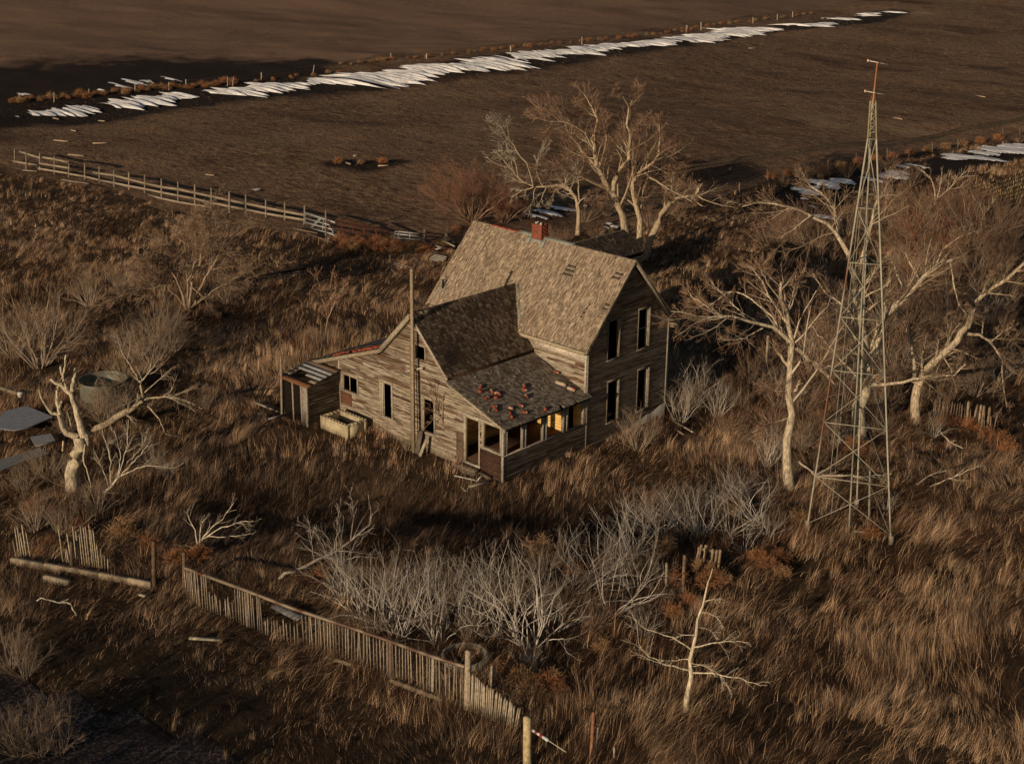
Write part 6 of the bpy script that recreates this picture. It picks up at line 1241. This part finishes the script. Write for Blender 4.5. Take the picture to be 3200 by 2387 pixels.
put(sp_grey, 'D', [(250, 800, 420, 'large grey bushy shrub near the left edge above the stump'), (90, 740, 300, 'grey shrub cut by the left edge'), (1000, 640, 240, 'brown-grey shrub in the left middle below the bushy tree'), (860, 760, 230, 'tawny shrub left of the fallen tree crown'), (820, 940, 200, 'tawny low shrub behind the fallen tree log'), (1100, 700, 200, 'small tawny shrub right of the brown-grey one'), (680, 1180, 200, 'dark shrub between the stump and the fallen log'), (440, 1560, 180, 'low tangle of brush at the foot of the stump')], '', 2.4)
put(sp_grey, 'D', [(560, 420, 200, 'low brush at the dark hollow under the big left tree'), (760, 330, 170, 'brush left of the many-stemmed tree'), (1420, 400, 170, 'brush right of the many-stemmed tree'), (960, 820, 260, 'pale tangled brush above the fork of the fallen tree'), (1300, 1060, 130, 'brush beyond the tip of the fallen tree'), (420, 1230, 150, 'dry brush right at the foot of the dead stump'), (960, 1420, 170, 'grey brush right of the fan-shaped dead shrub'), (1060, 1500, 170, 'second grey brush right of the fan-shaped dead shrub'), (300, 1500, 180, 'tawny tangle below the dead stump'), (150, 1600, 180, 'tawny tangle near the left edge below the stump'), (2000, 650, 120, 'light brush around the slender sapling'), (1850, 1050, 140, 'dry brush at the left side of the entry shed')], '', 2.4)
put(sp_grey, 'J', [(1020, 640, 300, 'thin dark brush standing in front of the stock tank'), (1180, 600, 280, 'brush against the right side of the stock tank'), (1290, 480, 250, 'brush beyond the right rim of the stock tank')], '', 2.4)
put(sp_grey+sp_pale[:2], 'E', [(x, y, h, 'pale tangled brush among the big bare trees at right') for x, y, h in [(900, 430, 260), (1000, 700, 240), (880, 820, 220), (1330, 620, 260), (1420, 860, 220), (1600, 860, 220), (1750, 640, 240), (1980, 520, 240), (1120, 560, 260), (1300, 1120, 180), (1080, 1300, 170), (820, 1320, 170), (1900, 980, 220), (2060, 900, 220), (1500, 300, 240), (1120, 900, 200), (700, 620, 220), (1650, 1240, 150)]], '', 2.4, 'pale brush among the big trees at right')
put(sp_grey, 'N', [(1950, 1290, 190, 'dry grey bush against the gable wall base'), (2180, 1080, 200, 'spreading bush just right of the farmhouse rear corner'), (720, 1290, 80, 'tiny dry bush at the foot of the front wall left of the pole')], '', 2.4)
put(sp_grey, 'F', [(60, 1100, 240, 'tall pale reed-like brush at the left edge below the curb'), (150, 1150, 200, 'second tall brush at the lower left edge'), (230, 1600, 330, 'big curving pale shrub in the bottom left corner'), (350, 1590, 260, 'right half of the pale brush in the bottom left corner'), (110, 1600, 260, 'left half of the pale brush in the bottom left corner'), (380, 330, 230, 'hanging dead brush above the pale lath sticks'), (200, 300, 220, 'tawny brush above the left end of the lath fence'), (560, 200, 200, 'brush above the gap of the lath fence')], '', 2.4)
for i, (x, y, sc) in enumerate([(12, -42, 2.1), (15, -44, 2.3), (18.5, -42, 2.2), (22, -40, 2.2), (25.5, -38, 2.1), (8.5, -42, 2.3), (4, -43, 2.4), (20, -45, 2.3), (13, -46, 2.4), (28, -37, 1.9)]):  # brush added out of view to throw shade over the lower left ground
    place(sp_grey[i % 3], (x, y, float(height(x, y))-.1), i*1.7, (sc*1.1, sc*1.1, sc), 'tall grey-brown brush added out of view at the lower left to cast shade', 'added unseen brush shading the lower left', 'shrub')
put(sp_red+sp_grey, 'G', [(x, y, h, 'dark low brush filling the foreground thicket between the pale shrubs') for x, y, h in [(200, 900, 160), (430, 760, 180), (550, 880, 160), (760, 930, 150), (950, 780, 180), (1050, 700, 180), (1330, 760, 180), (1480, 700, 180), (1500, 860, 150), (1650, 560, 180), (1800, 560, 170), (1850, 240, 180), (1980, 220, 170), (300, 650, 170), (1200, 560, 180), (680, 700, 170)]], '', 2.4, 'dark low brush in the foreground thicket')
RG = 'reddish brush beneath the big right-hand trees'
lr = []
for (x, y, h) in [(1500, 1500, 260), (1650, 1440, 260), (1800, 1500, 280), (1950, 1560, 280), (2100, 1560, 280), (1450, 1620, 260), (1600, 1640, 280), (1750, 1680, 280), (1900, 1700, 300), (2080, 1720, 300), (1100, 1480, 200), (820, 1500, 220), (760, 1560, 220), (900, 1610, 240), (640, 1600, 200), (1240, 1120, 110), (1360, 1080, 100), (1100, 1120, 90), (820, 1130, 130), (930, 1120, 110), (700, 1180, 90), (1500, 1180, 150), (1380, 1260, 170), (1900, 1330, 170), (1750, 1420, 190), (2060, 1420, 200)]: lr.append(('C', x, y, h))
for (x, y, h) in [(1450, 420, 260), (1600, 520, 260), (1750, 420, 260), (1950, 300, 260), (2080, 420, 240), (900, 300, 260), (980, 520, 260), (850, 620, 240), (950, 760, 240), (1060, 880, 220), (880, 960, 240), (820, 1080, 220), (660, 1050, 200), (1080, 1080, 220), (1350, 760, 260), (1500, 760, 240), (1650, 700, 240), (1400, 1000, 220), (1700, 960, 240), (1850, 900, 240), (1700, 1100, 200), (640, 1240, 200), (860, 1250, 200), (1000, 1280, 200), (1300, 1250, 180), (500, 900, 180), (430, 1060, 180), (620, 780, 200), (330, 1220, 160), (880, 1460, 150), (1900, 640, 240), (2060, 700, 240), (1060, 1450, 120), (1480, 560, 240), (1250, 400, 220), (760, 420, 200)]: lr.append(('E', x, y, h))
for (tg, x, y, h) in lr: put(sp_red, tg, [(x, y, h, 'reddish-brown leafless brush under the big bare trees at right')], '', 2.4, RG)
# the big red bush left of the ridge
def big_bush(nm, label, tagk, x, y, hpx, w_, cols, n=46):
    b = G(*zx(tagk, x, y)); pxm = FPX/proj(b)[2]/ZT[tagk][2]; h = hpx/pxm
    o = thing(nm, label, 'shrub', b); a = rng.uniform(0, 6.283, n); s = np.abs(rng.normal(w_, w_*.5, n)); Dr = np.stack([np.cos(a)*s, np.sin(a)*s, np.ones(n)], -1)
    P = limb_pts(np.tile(b, (n, 1))+np.stack([np.cos(a), np.sin(a), a*0], -1)*.25, Dr, h*.85*rng.uniform(.7, 1.1, n)*np.sqrt(1+s*s)**.4, 8, .10, .03); Rd = .05*np.linspace(1, .2, 8)[None]*rng.uniform(.5, 1.2, n)[:, None]
    mb = MB(); mb.tube(P, Rd, 5, jit((.25, .17, .12), .2, n)); mb.build('stems', M['twig'], o); tb2 = MB()
    twigs(tb2, P, Rd, [(9, .5, .42, .45, .14, .05, 5), (8, .55, .5, .6, .15, .05, 4), (3, .5, .6, .6, .1, .05, 4)], cols, .008); tb2.build('twigs', M['twig'], o)
big_bush('red_bush', 'broad rounded bush of fine reddish twigs left of the roof ridge', 'B', 850, 1400, 400, .85, [(.25, .15, .10), (.28, .155, .105), (.27, .14, .095)])
big_bush('red_bush', 'lower red-brown bush joined to the right of the broad rounded one', 'B', 1060, 1400, 240, .8, [(.24, .14, .10), (.25, .13, .09), (.25, .125, .085)], 26)
put(sp_red, 'B', [(1400, 1560, 120, 'reddish low brush just right of the brick chimney'), (1560, 1400, 130, 'red brush beside the leaning tree trunk'), (1700, 1360, 120, 'red brush at the snow strip behind the roof'), (1980, 1420, 120, 'brush between the forked trunks of the largest cottonwood'), (2150, 1380, 110, 'brush to the right of the largest cottonwood'), (1650, 1520, 110, 'brush in front of the dark outbuilding')], '', 2.4)
# broken pale crown lying beside the cottonwood
build_tree('dead_branch', 'splintered pale fallen crown lying right of the largest cottonwood', 'C', (150, 1290), [([(0, 1260), (60, 1240), (150, 1230), (170, 1180)], 12, 9, 0, 0), ([(150, 1230), (230, 1270), (330, 1300), (420, 1310)], 6, 2, 0, -.5), ([(120, 1240), (200, 1310), (300, 1380)], 5, 2, 0, -.8), ([(160, 1240), (240, 1200), (330, 1170)], 5, 2, 0, .5), ([(60, 1240), (110, 1180), (150, 1140)], 6, 2, 0, .5)], [(9, .5, .45, .5, .14, 0, 5), (4, .5, .5, .6, .14, 0, 4)], [PALE, GREYT], cat='branch', bark=(.55, .44, .28), trunk_name='limb')
build_tree('dead_branch', 'pale fallen limbs on the ground right of the tower legs', 'E', (1640, 1550), [([(1600, 1560), (1700, 1520), (1800, 1480), (1930, 1420)], 6, 2, 0, 0), ([(1540, 1540), (1620, 1480), (1730, 1450)], 6, 2, 0, .3), ([(1500, 1600), (1620, 1600), (1760, 1620)], 5, 2, 0, -.3), ([(1680, 1200), (1750, 1270), (1830, 1310)], 6, 3, 2, 2), ([(800, 1395), (860, 1440), (900, 1480), (1080, 1480)], 8, 4, 0, 0), ([(900, 1480), (1200, 1490), (1380, 1470)], 7, 3, 0, 0)], [(6, .5, .4, .5, .14, 0, 5)], [PALE], cat='branch', bark=(.52, .44, .32), trunk_name='limb')
# tumbleweeds
def make_weed(wc_, n=130, r=.42):
    o = thing('tumbleweed', 'x', 'tumbleweed'); a = rng.normal(0, 1, (n, 3)); a[:, 2] = np.abs(a[:, 2])*1.1+.1; a = unit(a)*[1, 1, .9]; ell = rng.uniform(.6, 1.35, n)
    P = limb_pts(np.zeros((n, 3)), a, r*ell, 5, .30, .04); Rd = .007*np.linspace(1, .5, 5)[None]*np.ones((n, 1)); mb = MB()
    mb.tube(P, Rd, 3, jit(wc_, .35, n)); S, Dr, L, r_ = children(P, Rd, 4, .8, .45, .8, .3); P2 = limb_pts(S, Dr, L, 4, .3, .05); mb.tube(P2, np.full(P2.shape[:2], .0055), 3, jit(np.array(wc_)*1.12, .35, len(P2)))
    mb.build('twigs', M['twig'], o); return o
wd_ = [make_weed(c_) for c_ in ((.40, .19, .09), (.33, .165, .085), (.40, .25, .13))]
def weeds(tagk, lst, lab, group, col=None):
    for it in lst:
        x, y, s = it[:3]; b = G(*zx(tagk, x, y)); pxm = FPX/proj(b)[2]/ZT[tagk][2]; sc = s/pxm/.42*1.15
        place(wd_[rng.integers(3)], b+np.array([0, 0, .12]), rng.uniform(0, 6.28), (sc*1.0, sc*1.0, sc*rng.uniform(.8, 1.1)), it[3] if len(it) > 3 else lab, group, 'tumbleweed')
weeds('G', [(1010, 1170, 75), (1080, 1190, 85), (1150, 1210, 85), (1220, 1230, 85), (1130, 1260, 75), (1260, 1200, 70), (970, 1130, 60), (1290, 1260, 60), (1190, 1290, 60)], 'orange tumbleweed in the heap right of the picket fence end', 'tumbleweeds heaped right of the picket fence end')
weeds('G', [(1180, 440, 80, 'tall tawny round weed at the top centre of the foreground thicket'), (1550, 1000, 55, 'single orange weed alone right of the thicket'), (655, 700, 40, 'small tan weed caught in the middle of the thicket'), (1530, 520, 50, 'pale tan weed caught left of the right-hand fan shrub'), (1380, 560, 60, 'brown weed in the shaded top of the thicket'), (1990, 600, 60, 'orange weed beside the tall brown stake'), (1960, 800, 55, 'orange weed below the tall brown stake'), (1900, 420, 70, 'brown-red weed left of the tall brown stake')], '', 'tumbleweeds caught in the foreground thicket')
weeds('H', [(220, 610, 75), (180, 540, 60), (290, 600, 55)], 'orange tumbleweed at the foot of the slatted gate', 'tumbleweeds at the slatted gate'); weeds('H', [(500, 480, 60), (560, 520, 60), (620, 470, 55), (640, 560, 50)], 'orange tumbleweed between the slatted gate and the tower', 'tumbleweeds between gate and tower')
weeds('H', [(340, 190, 75, 'largest orange weed above the slatted gate'), (740, 240, 55, 'orange weed against the left tower leg'), (1150, 340, 55, 'dark red weed between the tower legs'), (100, 730, 50, 'tan weed left of the dead conifer top'), (20, 800, 45, 'orange weed far left of the dead conifer')], '', 'tumbleweeds around the tower foot')
weeds('E', [(1990, 1250, 60), (2060, 1290, 65), (2110, 1340, 55), (1880, 1190, 50), (1700, 1170, 50), (1780, 1160, 50)], 'red-orange tumbleweed along the dark sticks at far right', 'tumbleweeds by the right lath fence'); weeds('E', [(1150, 1340, 75, 'dark red round weed at the base of the massive tree')], '', 'tumbleweeds around the tower foot')
weeds('F', [(720, 330, 80, 'large orange weed above the gap of the lath fence'), (470, 310, 60, 'orange weed among hanging dead brush'), (300, 390, 50, 'tan weed at the left lath fence'), (220, 450, 50, 'yellowish weed just above the curb'), (870, 400, 60, 'tan weed at the tall dark post'), (1030, 480, 65, 'orange weed left of the picket fence start'), (1150, 460, 70, 'red weed under the uprooted snag'), (1870, 600, 70, 'brown weed below the long fallen trunk'), (190, 180, 50, 'golden weed at the left edge above the lath fence')], '', 'tumbleweeds along the left fences')
weeds('K', [(x, y, 55+15*((x//7) % 3)) for x, y in [(650, 440), (720, 470), (790, 480), (860, 450), (920, 490), (990, 480), (1060, 500), (1130, 470), (1200, 500), (1150, 540), (1280, 480), (1340, 520), (1400, 500), (1460, 540), (1530, 520), (1590, 560), (1650, 530), (1700, 580), (1760, 560), (1640, 600), (1870, 480), (1930, 510), (2000, 540), (830, 530), (700, 520)]], 'rust-coloured tumbleweed in the bank of weeds along the gates', 'tumbleweeds banked along the gates')
weeds('K', [(2110, 300, 60, 'golden round weed hanging beside the upper left roof corner'), (1350, 600, 55, 'tan rounded weed below the short tube gate')], '', 'tumbleweeds banked along the gates')
weeds('A', [(x+rng.uniform(-14, 14), 655-(x*.085)+rng.uniform(-12, 10), rng.uniform(14, 30)) for x in range(90, 1500, 30)]+[(x+rng.uniform(-40, 40), 545-(x-1400)*.115+rng.uniform(-6, 6), rng.uniform(8, 20)) for x in range(1450, 2200, 50)], 'small orange-brown weed caught in the far wire fence', 'weeds along the far wire fence')
weeds('B', [(x+rng.uniform(-35, 35), 412-(x-50)*.098+rng.uniform(-6, 6), rng.uniform(7, 19)) for x in range(50, 2200, 42)], 'small orange-brown weed caught in the far wire fence', 'weeds along the far wire fence'); weeds('C', [(x+rng.uniform(-20, 20), 200-x*.125+rng.uniform(-4, 4), rng.uniform(6, 14)) for x in range(20, 900, 50)], 'small orange-brown weed caught in the far wire fence', 'weeds along the far wire fence')
weeds('B', [(15, 1030, 30, 'tan weed in the left of the dark pasture hollow'), (295, 1030, 30, 'tan weed in the right of the dark pasture hollow'), (155, 1035, 20, 'small reddish weed in the middle of the pasture hollow')], '', 'weeds in the pasture hollow')
weeds('C', [(x, 1130-(x-600)*.17, 30) for x in range(620, 2150, 110)], 'rusty weed along the right-hand pasture fence', 'weeds along the pasture fence')
used(sp_pale+sp_red+sp_grey+wd_)
